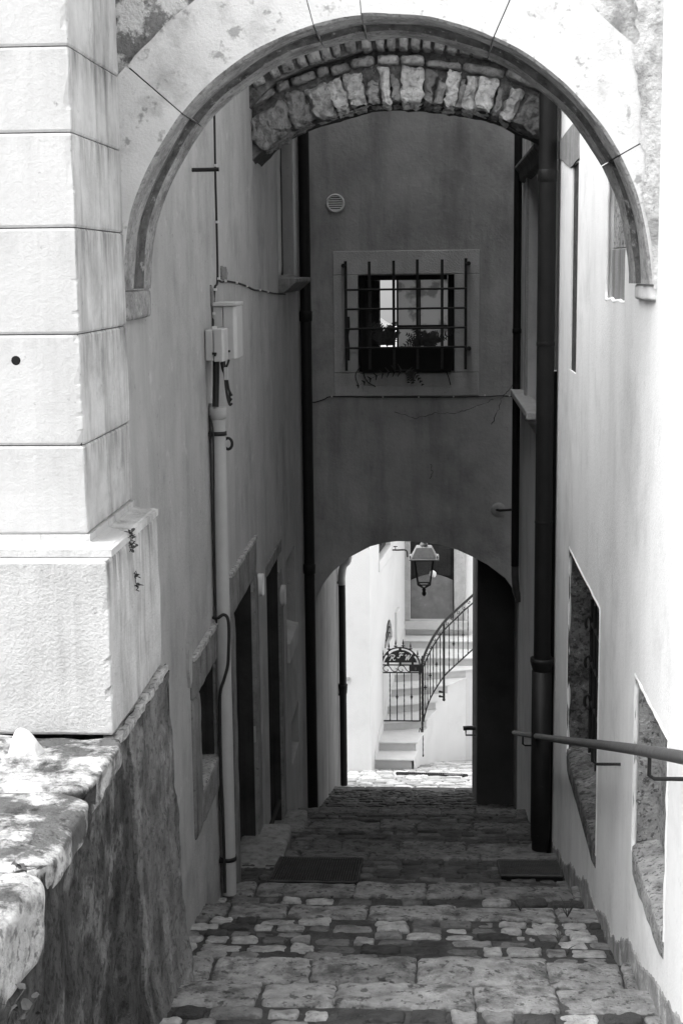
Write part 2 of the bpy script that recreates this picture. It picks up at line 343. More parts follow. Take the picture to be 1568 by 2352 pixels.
# courtyard ground
FOOT_Y, FOOT_Z = 26.4, -9.15
cg = MB()
def cz(y): return lerp(NZ[-1]-DROP-.03, FOOT_Z, (y-21.0)/(FOOT_Y-21.0)) if y < FOOT_Y else FOOT_Z-.27*(y-FOOT_Y)
for a, b in ((21.0, 26.4), (26.4, 34)):
    cg.quad((-6, a, cz(a)-.03), (8, a, cz(a)-.03), (8, b, cz(b)-.03), (-6, b, cz(b)-.03))
CG = cg.build('courtyard_paving', 'gravel'); tag(CG, kind='structure')
cc = MB(); y = 28.6; r = 0
while y > 21.3:
    dp = random.uniform(.17, .24); course(y-dp, y, cz, -1.45 if y < 26.5 else -.2, 1.5, .2, .38, cc, [.7, 1, 1.2, .8], 3, 500+r, gap=.03); y -= dp; r += 1
cc.build('paving_stones', 'cobble_court', CG)
# wider ground
OH = MB(); OH.box(-14, 14, -16, -8, -4.5, 4.0); OH.prism([(-16.4, 4.01), (-7.6, 4.01), (-12, 6.2)], 0, -14.3, 14.3); tag(OH.build('light_blocking_house', 'plaster_left'), 'unseen plain plastered house added behind the viewer to cut light entering the alley', 'house')  # unseen house, added so less low sky light reaches the alley
g = MB(); g.quad((-300, -300, -13), (300, -300, -13), (300, 300, -13), (-300, 300, -13))
g.box(-30, 30, -30, .62, -6, gz(.6)); tag(g.build('ground', 'ground'), kind='structure')

# ------------------------------------------------------------------ big pale ashlar pillar and plinth
PX = -1.432
P = thing('stone_pillar', 'tall pale ashlar pillar on a moulded plinth carrying the left end of the front arch', 'pillar')
cz_ = [onx(q[0], q[1], PX).z for q in ((158, 105), (170, 305), (180, 523), (188, 767), (200, 1020), (205, 1225))]
courses = [(1.95, cz_[0])]+list(zip(cz_[:-1], cz_[1:])); courses[-1] = (courses[-1][0], cz_[5])
ysp = [6.46, 6.52, 6.72, 6.5, 6.66, 6.48]
def ashlar(mb, x0, x1, y0, y1, z0, z1, faces, top_st=.22, amt=1., wob=.003):
    # faces: front/right sheets with rows so that rain stains can hang under each joint
    zz = [z0, z0+.01, z0+.06]+[lerp(z0+.06, z1-.2, k/22) for k in range(1, 22)]+[z1-.2, z1-.1, z1-.03, z1-.01, z1]
    st = [.6, .4, .05]+[0]*21+[.1, .5, .9, 1.0, 1.0]; e = .005
    n = 14
    ring = [(x0, y0)]+[(lerp(x0, x1-.045, k/n), y0) for k in range(1, n+1)]+[(x1-.03, y0), (x1-e, y0), (x1, y0+e), (x1, y0+.03), (x1, y0+.045)]+[(x1, lerp(y0+.045, y1, k/n)) for k in range(1, n+1)]+[(x0, y1)]
    m = len(ring); vs = []; ss = []
    for zi, z in enumerate(zz):
        ins = e if zi in (0, len(zz)-1) else 0
        for (x, y) in ring:
            px = x - (ins if x > x1-.02 else 0); py = y + (ins if y < y0+.02 else 0)
            nn = noise.noise(Vector((x*5, y*5, z*5)))*wob
            if abs(x-x1) < .012 and y < y0+.012:
                ch = max(0, noise.noise(Vector((x0, y0*3, z*22)))-.1)*.02*(2.0 if wob > .004 else 1); px -= ch; py += ch
            vs.append((px+nn, py+nn, z)); side = 1. if x >= x1-.001 else .22
            ss.append(st[zi]*amt*side)
    fs = [(i*m+j, i*m+(j+1) % m, (i+1)*m+(j+1) % m, (i+1)*m+j) for i in range(len(zz)-1) for j in range(m)]
    fs += [tuple(range(m-1, -1, -1)), tuple(range((len(zz)-1)*m, len(zz)*m))]
    mb.add(vs, fs, stain=ss)
sh = MB(); shs = MB()
core = MB(); core.box(-3.2, PX-.012, 6.062, 6.99, cz_[5], 1.95); core.build('core', 'mortar', P)
for k, (zt, zb) in enumerate(courses):
    gp = .0022; fy = 6.05
    sh_ = shs if False else sh
    ashlar(sh, -3.2, PX, fy, ysp[k]-.006, zb+gp, zt-gp, None)
    ashlar(shs, -2.0, PX, ysp[k]+gp, 7.0, zb+gp, zt-gp, None)
sh.build('shaft', 'ashlar', P, side='ashlar_side'); shs.build('shaft_return', 'ashlar_side', P)
zt0 = cz_[5]; zm = onx(245, 1288, -1.31).z; zb0 = onx(258, 1690, -1.31).z
BX, BY = -1.305, 5.84
# cavetto moulding, mitred around the corner
prof = [(0.012, zt0), (0.014, zt0-.028), (.024, zt0-.03)]
for k in range(8):
    a = k/7*math.pi/2; prof.append((.024+.083*(1-math.cos(a)), lerp(zt0-.03, zm+.035, math.sin(a))))
prof += [(.113, zm+.032), (.127, zm+.03), (.127, zm)]
for nm, y1s, mt in (('moulding', (None, 6.40), 'plinth'), ('moulding_return', (6.405, 6.985), 'ashlar_side')):
    mo = MB(); vs = []
    pr = prof
    for o_, z in pr:
        if y1s[0] is None: ring = [(-3.3, 6.05-o_), (PX+o_, 6.05-o_), (PX+o_, y1s[1]), (-3.3, y1s[1])]
        else: ring = [(-1.8, y1s[0]), (PX+o_, y1s[0]), (PX+o_, y1s[1]), (-1.8, y1s[1])]
        vs += [(x, y, z) for x, y in ring]
    n = len(pr)
    mo.add(vs, [(i*4+j, i*4+(j+1) % 4, (i+1)*4+(j+1) % 4, (i+1)*4+j) for i in range(n-1) for j in range(4)]+[(0, 1, 2, 3), tuple(range(n*4-4, n*4))])
    mo.build(nm, mt, P)
q = MB(); hq = at(37, 828, 6.05); q.lathe([(.02, 0), (.019, .003), (.015, .004)], (0, 0, 0), 14); o = q.build('drill_hole', 'void', P); o.location = (hq.x, 6.052, hq.z); o.rotation_euler = (math.pi/2, 0, 0)
pl = MB(); ashlar(pl, -3.3, BX, BY, 6.38, zb0, zm-.003, None, wob=.008); pl.build('plinth', 'plinth', P, side='ashlar_side')
pl = MB(); ashlar(pl, -2.0, BX-.006, 6.388, 6.99, zb0-.01, zm-.004, None, wob=.006); pl.build('plinth_return', 'ashlar_side', P)

# ------------------------------------------------------------------ parapet with rough coping
PW = thing('parapet_wall', 'low mossy rendered parapet with rough pale rock coping in front of the pillar', 'parapet')
pb = MB(); n = 130; mz = 60
def pside(y, z):
    b_ = lerp(-1.305, -1.24, max(0, (-1.93-z)/1.8)) if y > 5.75 else lerp(-1.2, -1.30, max(0, min(1, (y-3.2)/2.6)))
    return b_ + (.03 if y < 5.6 else .008)*noise.noise(Vector((0, y*1.7, z*.9))) + .012*noise.noise(Vector((4, y*6, z*4))) + .010*noise.noise(Vector((9, y*15, z*11))) + .006*noise.noise(Vector((2, y*34, z*30))) + (.035 if z < -3.2 else 0)*min(1, (-3.2-z)*3 if z < -3.2 else 0)
vs = []
for i in range(n+1):
    y = lerp(1.0, 7.02, i/n)
    for j in range(mz+1):
        z = lerp(-4.2, -1.93 if y < 5.8 else zb0-.012, j/mz); vs.append((pside(y, z), y, z))
fs = [(i*(mz+1)+j, (i+1)*(mz+1)+j, (i+1)*(mz+1)+j+1, i*(mz+1)+j+1) for i in range(n) for j in range(mz)]
pb.add(vs, fs, smooth=True)
pb.quad((-1.285, 7.02, -4.2), (-2.2, 7.02, -4.2), (-2.2, 7.02, -1.93), (-1.285, 7.02, -1.93))
pb.quad((-1.26, 1., -1.95), (-4.5, 1, -1.95), (-4.5, 7, -1.95), (-1.36, 7, -1.95)); pb.quad((-4.5, 1, -6), (-4.5, 7, -6), (-4.5, 7, -1.95), (-4.5, 1, -1.95))
pb.build('body', 'render_dark', PW, recalc=False)
q = MB(); q.bstone(-1.36, -1.279, 5.86, 7.0, zb0-.05, zb0-.013, n=26, p=12, amp=.013, fr=12, seed=77); q.build('chipped_edge', 'frame_edge', PW)
# lighter weathered foot of the pillar under the plinth
ft = MB(); vs = []; n = 50; mz = 70
for i in range(n+1):
    y = lerp(6.08+.0, 7.03, i/n)
    for j in range(mz+1):
        z = lerp(-4.2, zb0-.05, j/mz); e_ = .03*noise.noise(Vector((1, z*2.2, 5)))
        vs.append((pside(y, z)+.016+.006*noise.noise(Vector((3, y*9, z*7))), y+(e_*(1-i/n)), z))
ft.add(vs, [(i*(mz+1)+j, (i+1)*(mz+1)+j, (i+1)*(mz+1)+j+1, i*(mz+1)+j+1) for i in range(n) for j in range(mz)], smooth=True)
for j in range(mz):
    for col in (0, n): a_, b_ = vs[col*(mz+1)+j], vs[col*(mz+1)+j+1]; ft.quad(a_, b_, (a_[0]-.08, a_[1], b_[2]), (a_[0]-.08, a_[1], a_[2]))
ft.build('foot', 'foot_stone', P, recalc=False)
def coping(c, seed, n=28, p=9, amp2=.03):
    q = MB(); q.stone(c, n=n, p=p, amp=.012, fr=10, seed=seed, amp2=amp2, fr2=2.6); return q.build('coping_stone', 'rock', PW)
def bx(x0, x1, y0, y1, z0, z1, dx=0): return [(x0, y0, z0), (x1-dx, y0, z0), (x1, y1, z0), (x0, y1, z0), (x0, y0, z1), (x1-dx, y0, z1), (x1, y1, z1), (x0, y1, z1)]
coping(bx(-2.05, -1.268, 5.22, 5.83, -2.02, -1.885, .012), 3)
coping(bx(-3.2, -2.07, 5.1, 5.83, -2.1, -1.90), 4)
coping(bx(-2.4, -1.245, 4.40, 5.2, -2.02, -1.90, .02), 5, amp2=.028)
coping(bx(-2.2, -1.19, 3.5, 4.36, -2.12, -1.81, .03), 7, p=7, amp2=.03)
coping(bx(-2.2, -1.17, 2.3, 3.46, -2.2, -1.85, .02), 8)
coping(bx(-4.0, -2.42, 3.2, 5.05, -2.1, -1.93), 9)
q = MB(); pos = onz(60, 1712, -1.86); q.stone([Vector(c)+pos for c in ((-.075, -.05, -.05), (.085, -.05, -.05), (.085, .05, -.05), (-.075, .05, -.05), (-.03, -.03, .07), (.012, -.03, .06), (.012, .03, .06), (-.03, .03, .07))], n=8, p=5, amp=.016, fr=16, seed=9, smooth=False); tag(q.build('stone', 'pebble'), 'loose pale pointed stone resting on the rock coping below the pillar', 'stone')
q = MB(); pos = onz(84, 1733, -1.89); q.stone([Vector(c)+pos for c in bx(-.018, .018, -.014, .014, -.02, .02)], n=5, p=2.4, amp=.005, fr=30, seed=5); tag(q.build('pebble', 'pebble'), 'tiny pale pebble on the coping in front of the loose stone', 'pebble')

def leaf_cluster(name, mt, pts, size, label, cat, parent=None, nrm=None):
    lb = MB()
    for p_ in pts:
        p_ = Vector(p_); e = Euler((random.uniform(-.9, .9), random.uniform(-.9, .9), random.uniform(0, 6.28))).to_matrix(); s_ = size*random.uniform(.6, 1.3)
        lb.add([p_+e@Vector(q)*s_ for q in ((0, -.1, 0), (.45, .25, .12), (.3, .8, .1), (0, 1.05, 0), (-.3, .8, .1), (-.45, .25, .12))], [(0, 1, 2, 3), (0, 3, 4, 5)])
    ps = sorted([Vector(p_) for p_ in pts], key=lambda v: -v.z); lb.tube(ps, .0016, 4)
    o = lb.build(name, mt, parent, recalc=False)
    if label: tag(o, label, cat)
    return o
c0 = onx(283, 1228, -1.33)
leaf_cluster('weed', 'leaf', [c0+Vector((random.uniform(.0, .05), random.uniform(-.04, .10), -random.uniform(0, .11)+.03)) for _ in range(60)], .015, 'small dark weed sprouting from the joint of the plinth moulding', 'weed')
c0 = onx(308, 1332, -1.305)
leaf_cluster('weed', 'leaf', [c0+Vector((random.uniform(.0, .02), random.uniform(-.03, .03), random.uniform(-.05, .05))) for _ in range(14)], .02, 'tiny weed in the upright joint of the plinth below the moulding', 'weed')
c0 = onz(30, 2015, -1.90)
leaf_cluster('weed', 'leaf_pale', [c0+Vector((random.uniform(-.08, .1), random.uniform(-.1, .06), random.uniform(.0, .03))) for _ in range(12)], .035, 'broad leaved weed growing between two coping stones of the parapet', 'weed')
c0 = Vector((-1.14, 3.62, -1.98))
leaf_cluster('weed', 'leaf', [c0+Vector((random.uniform(-.02, .05), random.uniform(-.25, .25), random.uniform(-.16, .06))) for _ in range(40)], .03, 'dark creeping weed hanging down the mossy side of the parapet', 'weed')

# ------------------------------------------------------------------ front arch
A1Y0, A1Y1 = 7.0, 7.66
ACX, ACZ, AR = -.21, -.08, 1.22
A = thing('stone_arch', 'big semicircular arch of pale dressed stone spanning the mouth of the alley', 'arch')
angs = [180, 139, 104.8, 94.5, 65.8, 28.6, 0]
TH = [0, .02, .3, .36, .42, .66, .72, .78, 1.0]; RO = [.012, 0, 0, .006, .028, .03, .008, 0, 0]
def arc_stone(a0, a1, ro, seed):
    fc, sf, sf2, bd = MB(), MB(), MB(), MB(); n = max(6, int(abs(a0-a1)/2)); g_ = .12 if n > 6 else .06
    rows = []
    for k in range(n+1):
        a = math.radians(lerp(a0-g_, a1+g_, k/n)); rows.append((math.cos(a), math.sin(a)))
    def pt(k, t, off):
        c, s_ = rows[k]; y = lerp(A1Y0, A1Y1, t); r = AR+off
        r += .012*noise.noise(Vector((c*5+seed, s_*5, t*2)))
        return (ACX+r*c, y, ACZ+r*s_)
    for k in range(n):
        for i in range(len(TH)-1):
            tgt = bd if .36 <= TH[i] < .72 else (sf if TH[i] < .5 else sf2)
            tgt.quad(pt(k, TH[i], RO[i]), pt(k+1, TH[i], RO[i]), pt(k+1, TH[i+1], RO[i+1]), pt(k, TH[i+1], RO[i+1]), smooth=True)
        ao = ro+.015*noise.noise(Vector((k*.6, seed, 0))); bo = ro+.015*noise.noise(Vector((k*.6+.6, seed, 0)))
        fc.quad(pt(k, 0, RO[0]), pt(k, 0, ao), pt(k+1, 0, bo), pt(k+1, 0, RO[0])); fc.quad(pt(k, 1, 0), pt(k+1, 1, 0), pt(k+1, 1, bo), pt(k, 1, ao))
        fc.quad(pt(k, 0, ao), pt(k, 1, ao), pt(k+1, 1, bo), pt(k+1, 0, bo))
    for k in (0, n):
        fc.quad(pt(k, 0, 0), pt(k, 1, 0), pt(k, 1, ro), pt(k, 0, ro))
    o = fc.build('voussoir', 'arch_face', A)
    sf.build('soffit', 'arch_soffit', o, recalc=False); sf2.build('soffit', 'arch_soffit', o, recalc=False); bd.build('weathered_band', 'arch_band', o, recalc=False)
for i in range(6): arc_stone(angs[i], angs[i+1], .34 if i != 5 else .33, i*3.3)
for a in angs[1:-1]:   # mortar behind the joints
    gr_ = MB()
    a = math.radians(a); c, s_ = math.cos(a), math.sin(a); u = Vector((-s_, 0, c))*.012
    p0, p1 = Vector((ACX+c*(AR+.03), 0, ACZ+s_*(AR+.03))), Vector((ACX+c*(AR+.33), 0, ACZ+s_*(AR+.33)))
    gr_.hexa([p0-u+Vector((0, 7.02, 0)), p0+u+Vector((0, 7.02, 0)), p0+u+Vector((0, 7.6, 0)), p0-u+Vector((0, 7.6, 0)), p1-u+Vector((0, 7.02, 0)), p1+u+Vector((0, 7.02, 0)), p1+u+Vector((0, 7.6, 0)), p1-u+Vector((0, 7.6, 0))])
    gr_.build('joint_mortar', 'mortar', A)
pass
im = MB(); zi0, zi1 = onx(318, 672, -1.425).z, onx(318, 733, -1.425).z
im.stone(bx(-1.75, -1.418, 7.005, 7.60, zi1, zi0+.01), n=12, p=14, amp=.006, seed=3); im.build('impost', 'arch_soffit', A)
im = MB(); im.stone(bx(-1.75, -1.426, 7.004, 7.61, zi0+.012, ACZ+.005), n=10, p=14, amp=.004, seed=4); im.build('springer', 'arch_soffit', A)
im = MB(); im.stone(bx(1.026, 1.4, 7.004, 7.6, -.155, ACZ+.005), n=10, p=10, amp=.006, seed=6); im.build('springer', 'arch_face', A)
# spandrels above the ring
def spandrel(x0, x1, name, mt, yf):
    s_ = MB(); n = 26; R = AR+.325
    def b_(x):
        d = R*R-(x-ACX)**2; return ACZ+math.sqrt(d) if d > 0 else ACZ
    K = 22; vs = []
    for k in range(n+1):
        x = lerp(x0, x1, k/n)
        for j in range(K+1):
            z = lerp(b_(x), 2.0, j/K); vs.append((x, yf+.03*noise.noise(Vector((x*5, z*5, 1)))+.02*noise.noise(Vector((x*13, z*13, 1))), z))
    s_.add(vs, [(k*(K+1)+j, (k+1)*(K+1)+j, (k+1)*(K+1)+j+1, k*(K+1)+j+1) for k in range(n) for j in range(K)], smooth=True)
    for k in range(n):
        xa, xb = lerp(x0, x1, k/n), lerp(x0, x1, (k+1)/n)
        s_.quad((xa, 7.6, b_(xa)), (xb, 7.6, b_(xb)), (xb, 7.6, 2), (xa, 7.6, 2)); s_.quad((xa, yf, 2.), (xb, yf, 2.), (xb, 7.6, 2.), (xa, 7.6, 2.))
    s_.build(name, mt, A)
spandrel(-1.47, -.2, 'rubble_spandrel', 'rubble', 7.05); spandrel(-.2, 1.2, 'plaster_spandrel', 'spandrel_plaster', 7.03)
# ragged plaster creeping over the right haunch of the ring
rg = MB(); K = 60; vs = []
for k in range(K+1):
    z = lerp(-.1, 1.5, k/K)
    xi = 1.05-(.05+.075*max(0, (z-.1))+.03*noise.noise(Vector((z*5, 2, 0)))+.025*noise.noise(Vector((z*17, 5, 0))))
    if z < .55: xi = max(xi, ACX+math.sqrt(max(0, (AR+.02)**2-(z-ACZ)**2))+.004)
    vs += [(xi, 6.992, z), (1.06, 6.985, z)]
rg.add(vs, [(2*k, 2*k+1, 2*k+3, 2*k+2) for k in range(K)]); rg.build('ragged_plaster', 'spandrel_plaster', A)

# ------------------------------------------------------------------ left house
LH = thing('plaster_house', 'left grey plastered alley house with small windows and dark doorways', 'house')
def Z(px, py): return onx(px, py, XL).z
holes = [(9.0, 9.75, -3.28, -2.60, .3, 0), (10.7, 11.95, -4.9, -2.50, .35, 0), (12.95, 14.1, -5.6, Z(620, 1310), .4, 0),
         (14.75, 15.7, Z(652, 1500), Z(652, 1300), .12, 1), (15.05, 15.9, Z(660, 1800), Z(660, 1690), .15, 1), (14.75, 16.2, Z(650, 632), 1.55, .25, 0)]
lw = MB(); wall_x(lw, XL, 7.03, YF+.3, -7.2, LT1, holes, 1); shell(lw, XL, -7, 7.03, YF+.3, -7.2, LT1)
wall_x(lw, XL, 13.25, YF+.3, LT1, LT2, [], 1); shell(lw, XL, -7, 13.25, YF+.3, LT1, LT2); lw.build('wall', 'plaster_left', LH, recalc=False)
def frame_block(mb, y0, y1, z0, z1, x0=-1.6, x1=XL+.018, seed=0, n=8, amp=.006): mb.bstone(x0, x1, y0, y1, z0, z1, n=n, p=12, amp=amp, fr=10, seed=seed)
# small window
def frames(spec, mt='frame_stone', nm='window_frame', **kw):
    o = None
    for i, (a, b, c, d, sd_) in enumerate(spec):
        W = MB(); frame_block(W, a, b, c, d, seed=sd_, n=16, **kw); q = W.build(nm if o is None else 'jamb', mt, o or LH); o = o or q
    return o
def shade_lining(y0, y1, z0, z1, nm='shade_lining'):  # dark sheets over far reveal and back put the opening's shade into colour
    q = MB(); q.box(-1.9, XL-.018, y1-.03, y1+.05, z0, z1); q.box(-1.9, -1.86, y0-.1, y1+.1, z0-.1, z1+.1); q.build(nm, 'wood_dark', LH)
wf = frames([(8.7, 9.92, -2.6, -2.36, 1), (8.7, 8.99, -3.5, -2.605, 2), (9.74, 9.92, -3.5, -2.605, 3), (8.995, 9.735, -3.5, -3.285, 4)])
shade_lining(9.0, 9.74, -3.27, -2.61, 'window_shade_lining')
q = MB(); q.bstone(-1.5, XL+.03, 8.76, 9.95, -2.365, -2.33, n=16, p=10, amp=.012, fr=14, seed=8); q.build('chipped_edge', 'frame_edge', wf)
q = MB(); q.box(-1.78, -1.72, 8.9, 9.85, -3.4, -2.5); q.build('shutter_board', 'wood_dark', LH)
q = MB(); q.bstone(-1.75, -1.45, 9.0, 9.74, -3.36, -3.27, n=10, p=12, amp=.006, seed=2); q.build('sill', 'niche_pale', LH)
# first doorway
wf = frames([(10.35, 12.14, -2.5, -2.19, 11), (11.95, 12.2, -4.9, -2.505, 12), (10.45, 10.7, -4.9, -2.505, 13)], nm='door_frame'); shade_lining(10.7, 11.95, -4.9, -2.505, 'door_shade_lining')
q = MB(); q.bstone(-1.5, XL+.03, 10.5, 12.1, -2.2, -2.165, n=16, p=10, amp=.012, fr=14, seed=18); q.build('chipped_edge', 'frame_edge', wf)
q = MB(); q.box(-1.84, -1.79, 10.6, 12.05, -4.95, -2.4); [q.box(-1.79, -1.775, 10.75+k*.3, 10.98+k*.3, -4.75, -2.55) for k in range(4)]; q.build('door', 'wood_dark', LH)
# second doorway
frames([(12.9, 14.3, Z(620, 1310), Z(620, 1310)+.12, 23), (14.08, 14.32, -5.6, Z(640, 1320), 22)], nm='door_frame', x1=XL+.012); shade_lining(12.95, 14.08, -5.6, Z(620, 1310), 'door_shade_lining')
q = MB(); q.box(-1.9, -1.84, 12.9, 14.15, -5.65, -2.6); [q.box(-1.84, -1.82, 13.02+k*.36, 13.3+k*.36, -5.4, -2.9) for k in range(3)]; q.build('door', 'wood_dark', LH)
q = MB(); zs_ = Z(652, 1500); q.hexa([(-1.6, 14.74, zs_-.2), (XL+.03, 14.74, zs_-.2), (XL+.03, 15.72, zs_-.2), (-1.6, 15.72, zs_-.2), (-1.6, 14.74, zs_+.05), (XL+.03, 14.74, zs_+.0), (XL+.03, 15.72, zs_+.0), (-1.6, 15.72, zs_+.05)]); q.build('sill', 'surround', LH, bevel=.006)
# upper shuttered window with projecting sill
zs_ = Z(650, 632)
q = MB()
for k in range(40): q.hexa([(-1.62, 14.8, zs_+.06+k*.045), (-1.585, 14.8, zs_+.05+k*.045), (-1.585, 16.15, zs_+.05+k*.045), (-1.62, 16.15, zs_+.06+k*.045), (-1.615, 14.8, zs_+.09+k*.045), (-1.6, 14.8, zs_+.09+k*.045), (-1.6, 16.15, zs_+.09+k*.045), (-1.615, 16.15, zs_+.09+k*.045)])
for a in (14.76, 15.44, 16.12): q.box(-1.63, -1.575, a, a+.07, zs_, 1.5)
q.build('shutter', 'shutter', LH)
[frames([q_], mt='surround', nm='jamb', x1=XL+.012) for q_ in ((14.55, 14.745, zs_, 1.6, 31), (16.205, 16.35, zs_, 1.6, 32))]
q = MB(); zl = onx(650, 672, XL).z
q.prism([(XL-.05, zs_-.02), (XL+.17, zs_-.03), (XL+.17, zs_-.07), (XL+.05, zl), (XL-.05, zl)], 1, 14.5, 16.4); q.build('sill', 'frame_stone', LH, bevel=.01)
# doorsteps
DS = MB(); DS.bstone(-1.6, -1.2, 10.35, 12.25, -5.3, -4.74, n=14, p=16, amp=.006, seed=41); tag(DS.build('doorstep', 'frame_stone'), 'worn stone doorstep below the first dark doorway on the left wall', 'doorstep')
DS = MB(); DS.bstone(-1.6, -1.24, 12.9, 14.4, -5.9, -5.42, n=12, p=16, amp=.006, seed=42); tag(DS.build('doorstep', 'frame_stone'), 'shadowed stone doorstep with an iron bar beside it', 'doorstep')
q = MB(); q.tube([at(641, 1840, 13.6), at(627, 1882, 13.0), at(612, 1925, 12.4)], .022, 8); tag(q.build('iron_bar', 'void'), 'dark slanting iron bar beside the shadowed doorstep', 'bar')
# crumbled plaster scars are surface marks of the wall
def scar(pxs, t=.012, mt='frame_stone', nm='plaster_scar', par=None, X=XL, s=1):
    pts = [onx(a, b, X) for a, b in pxs]; n = len(pts); m_ = MB()
    pp = []
    for i in range(n):
        a, b = pts[i], pts[(i+1) % n]
        for k in range(5):
            r_ = a.lerp(b, k/5); d = noise.noise_vector(r_*30)*.012; pp.append((r_.y+d.y, r_.z+d.z))
    m_.prism(pp, 0, X-.004*s, X+t*s); return m_.build(nm, mt, par or LH)
scar([(506, 612), (516, 614), (520, 630), (517, 645), (506, 642)]); scar([(482, 655), (487, 670), (493, 715), (489, 735), (483, 700)], mt='frame_stone')
scar([(427, 1475), (433, 1485), (435, 1560), (432, 1578), (428, 1540)], .02, 'plaster_left')
scar([(511, 1890), (516, 1893), (517, 1921), (513, 1921)], .01)

# number plates on the left wall
def plate(px, py, h, label, mt):
    p_ = onx(px, py, XL); q = MB(); n = 20
    pp = [(p_.y+.5*h*.8*abs(math.cos(a))**.6*math.copysign(1, math.cos(a)), p_.z+.5*h*abs(math.sin(a))**.6*math.copysign(1, math.sin(a))) for a in [2*math.pi*k/n for k in range(n)]]
    q.prism(pp, 0, XL+.002, XL+.05); return tag(q.build('number_plate', mt, bevel=.004), label, 'plate', 'house number plates on the left wall')
plate(592, 1343, .19, 'white enamel house number plate beside the first dark doorway', 'plate'); plate(644, 1367, .2, 'dull house number plate beside the second shadowed doorway', 'box_shade')

# ------------------------------------------------------------------ pipes, boxes and cables on the left wall
PT = thing('conduit_pipe', 'light grey plastic conduit pipe with black straps running down the left wall', 'pipe')
pc = at(505, 960, 9.75); pcx, pcy = XL+.056, 9.75
zt_, zb_ = at(504, 935, 9.75).z, at(533, 2052, 9.75).z
q = MB(); q.tube([(pcx, pcy, zb_), (pcx, pcy, zt_-.02)], .053, 24); q.build('tube', 'pvc', PT)
zc = at(504, 962, 9.75).z
q = MB(); q.lathe([(.053, zc), (.061, zc+.003), (.061, zt_-.004), (.058, zt_), (.04, zt_)], (pcx, pcy, 0), 24); q.lathe([(.034, zt_-.001), (.034, zt_+.025), (.028, zt_+.025)], (pcx-.018, pcy-.01, 0), 20); q.build('collar', 'pvc', PT)
for py_ in (995, 1970):
    z_ = at(505, py_, 9.75).z; q = MB(); q.lathe([(.054, z_-.014), (.06, z_-.014), (.06, z_+.014), (.054, z_+.014)], (pcx, pcy, 0), 24); q.box(XL+.001, XL+.03, pcy-.07, pcy+.07, z_-.012, z_+.012); q.build('strap', 'iron', PT)
# ring behind
q = MB(); c_ = at(524, 1019, 9.95)
q.tube([c_+Vector((.028*math.cos(a)+.0, 0, .038*math.sin(a))) for a in [k/16*2*math.pi for k in range(17)]], .01, 8, cap=False); q.tube([(XL, 9.95, c_.z), c_+Vector((-.02, 0, 0))], .01, 8); tag(q.build('wall_ring', 'iron'), 'small dark iron ring fixed to the wall behind the grey conduit', 'ring')
def ubox(name, x1, y0, y1, z0, z1, label, mats, ch):
    t = thing(name, label, 'utility box')
    q = MB(); q.box(XL+.004, XL+(x1-XL)*.45, y0, y1, z0, z1); q.build('body', mats[0], t, bevel=.006)
    q = MB(); xm = XL+(x1-XL)*.45+.003; q.prism([(xm, y0-.006), (x1-ch*.6, y0-.006), (x1, y0+ch), (x1, y1-ch), (x1-ch*.6, y1+.006), (xm, y1+.006)], 2, z0-.006, z1+.006); lid = q.build('lid', mats[1], t, bevel=.006)
    q = MB(); q.box(x1-.075, x1-.045, y0-.012, y0-.002, z0+.04, z0+.055); q.build('latch', 'iron', lid)
    return t
bz0, bz1 = at(520, 823, 9.98).z, at(520, 705, 9.98).z
t = ubox('meter_box', XL+.165, 9.99, 10.34, bz0, bz1, 'larger light grey meter box mounted behind the smaller one on the left wall', ('box_plastic', 'box_plastic'), .03)
q = MB(); q.box(XL+.0, XL+.17, 9.97, 10.36, bz1+.004, bz1+.03); q.build('hood', 'box_plastic', t, bevel=.006)
bz2, bz3 = at(504, 829, 9.62).z, at(504, 758, 9.62).z
t = ubox('junction_box', XL+.125, 9.63, 9.86, bz2, bz3, 'smaller pale grey junction box above the conduit pipe', ('box_plastic', 'box_plastic'), .015)
q = MB(); q.box(XL+.045, XL+.075, 9.66, 9.7, bz3, bz3+.022); q.build('cap', 'plate', t, bevel=.003); q = MB(); q.box(XL+.062, XL+.076, 9.617, 9.622, bz2+.03, bz2+.05); q.build('label_window', 'iron', t)
# cables
def cable(name, pts, r, label, mt='cable', X=None, clips=()):
    t = thing(name, label, 'cable'); q = MB(); q.tube(catmull(pts, 6), r, 6); q.build('wire', mt, t)
    for c_ in clips:
        k = MB(); k.box(c_.x-.004, c_.x+.014, c_.y-.012, c_.y+.012, c_.z-.008, c_.z+.008); k.build('clip', 'clip', t)
    return t
def wl(px, py, o=.008): return onx(px, py, XL+o)
cable('wall_cable', [wl(491, 180), wl(493, 280), wl(495, 400), wl(498, 520), wl(500, 640), wl(494, 660), wl(491, 700), wl(489, 760)], .0075, 'thin black cable running down the left wall to the boxes', clips=[wl(494, 380, .012), wl(497, 510, .012), wl(501, 640, .012), wl(493, 665, .012), wl(490, 720, .012)])
cable('wall_cable', [wl(500, 642), wl(510, 648), wl(520, 646), wl(546, 650), wl(568, 658), wl(585, 666), wl(598, 667), wl(615, 671), wl(632, 674), wl(655, 676)], .007, 'thin drooping cable pinned across the left wall to the shuttered window', clips=[wl(516, 645, .012), wl(542, 649, .012), wl(566, 657, .012), wl(596, 666, .012), wl(614, 670, .012)])
cable('wall_cable', [Vector((XL+.012, 9.68, zt_-.05)), at(490, 1000, 9.66), at(492, 1200, 9.66), at(497, 1420, 9.66), at(499, 1435, 9.66)], .006, 'black cable hugging the side of the grey conduit pipe')
def cv(px, py, y=9.6): return at(px, py, y)
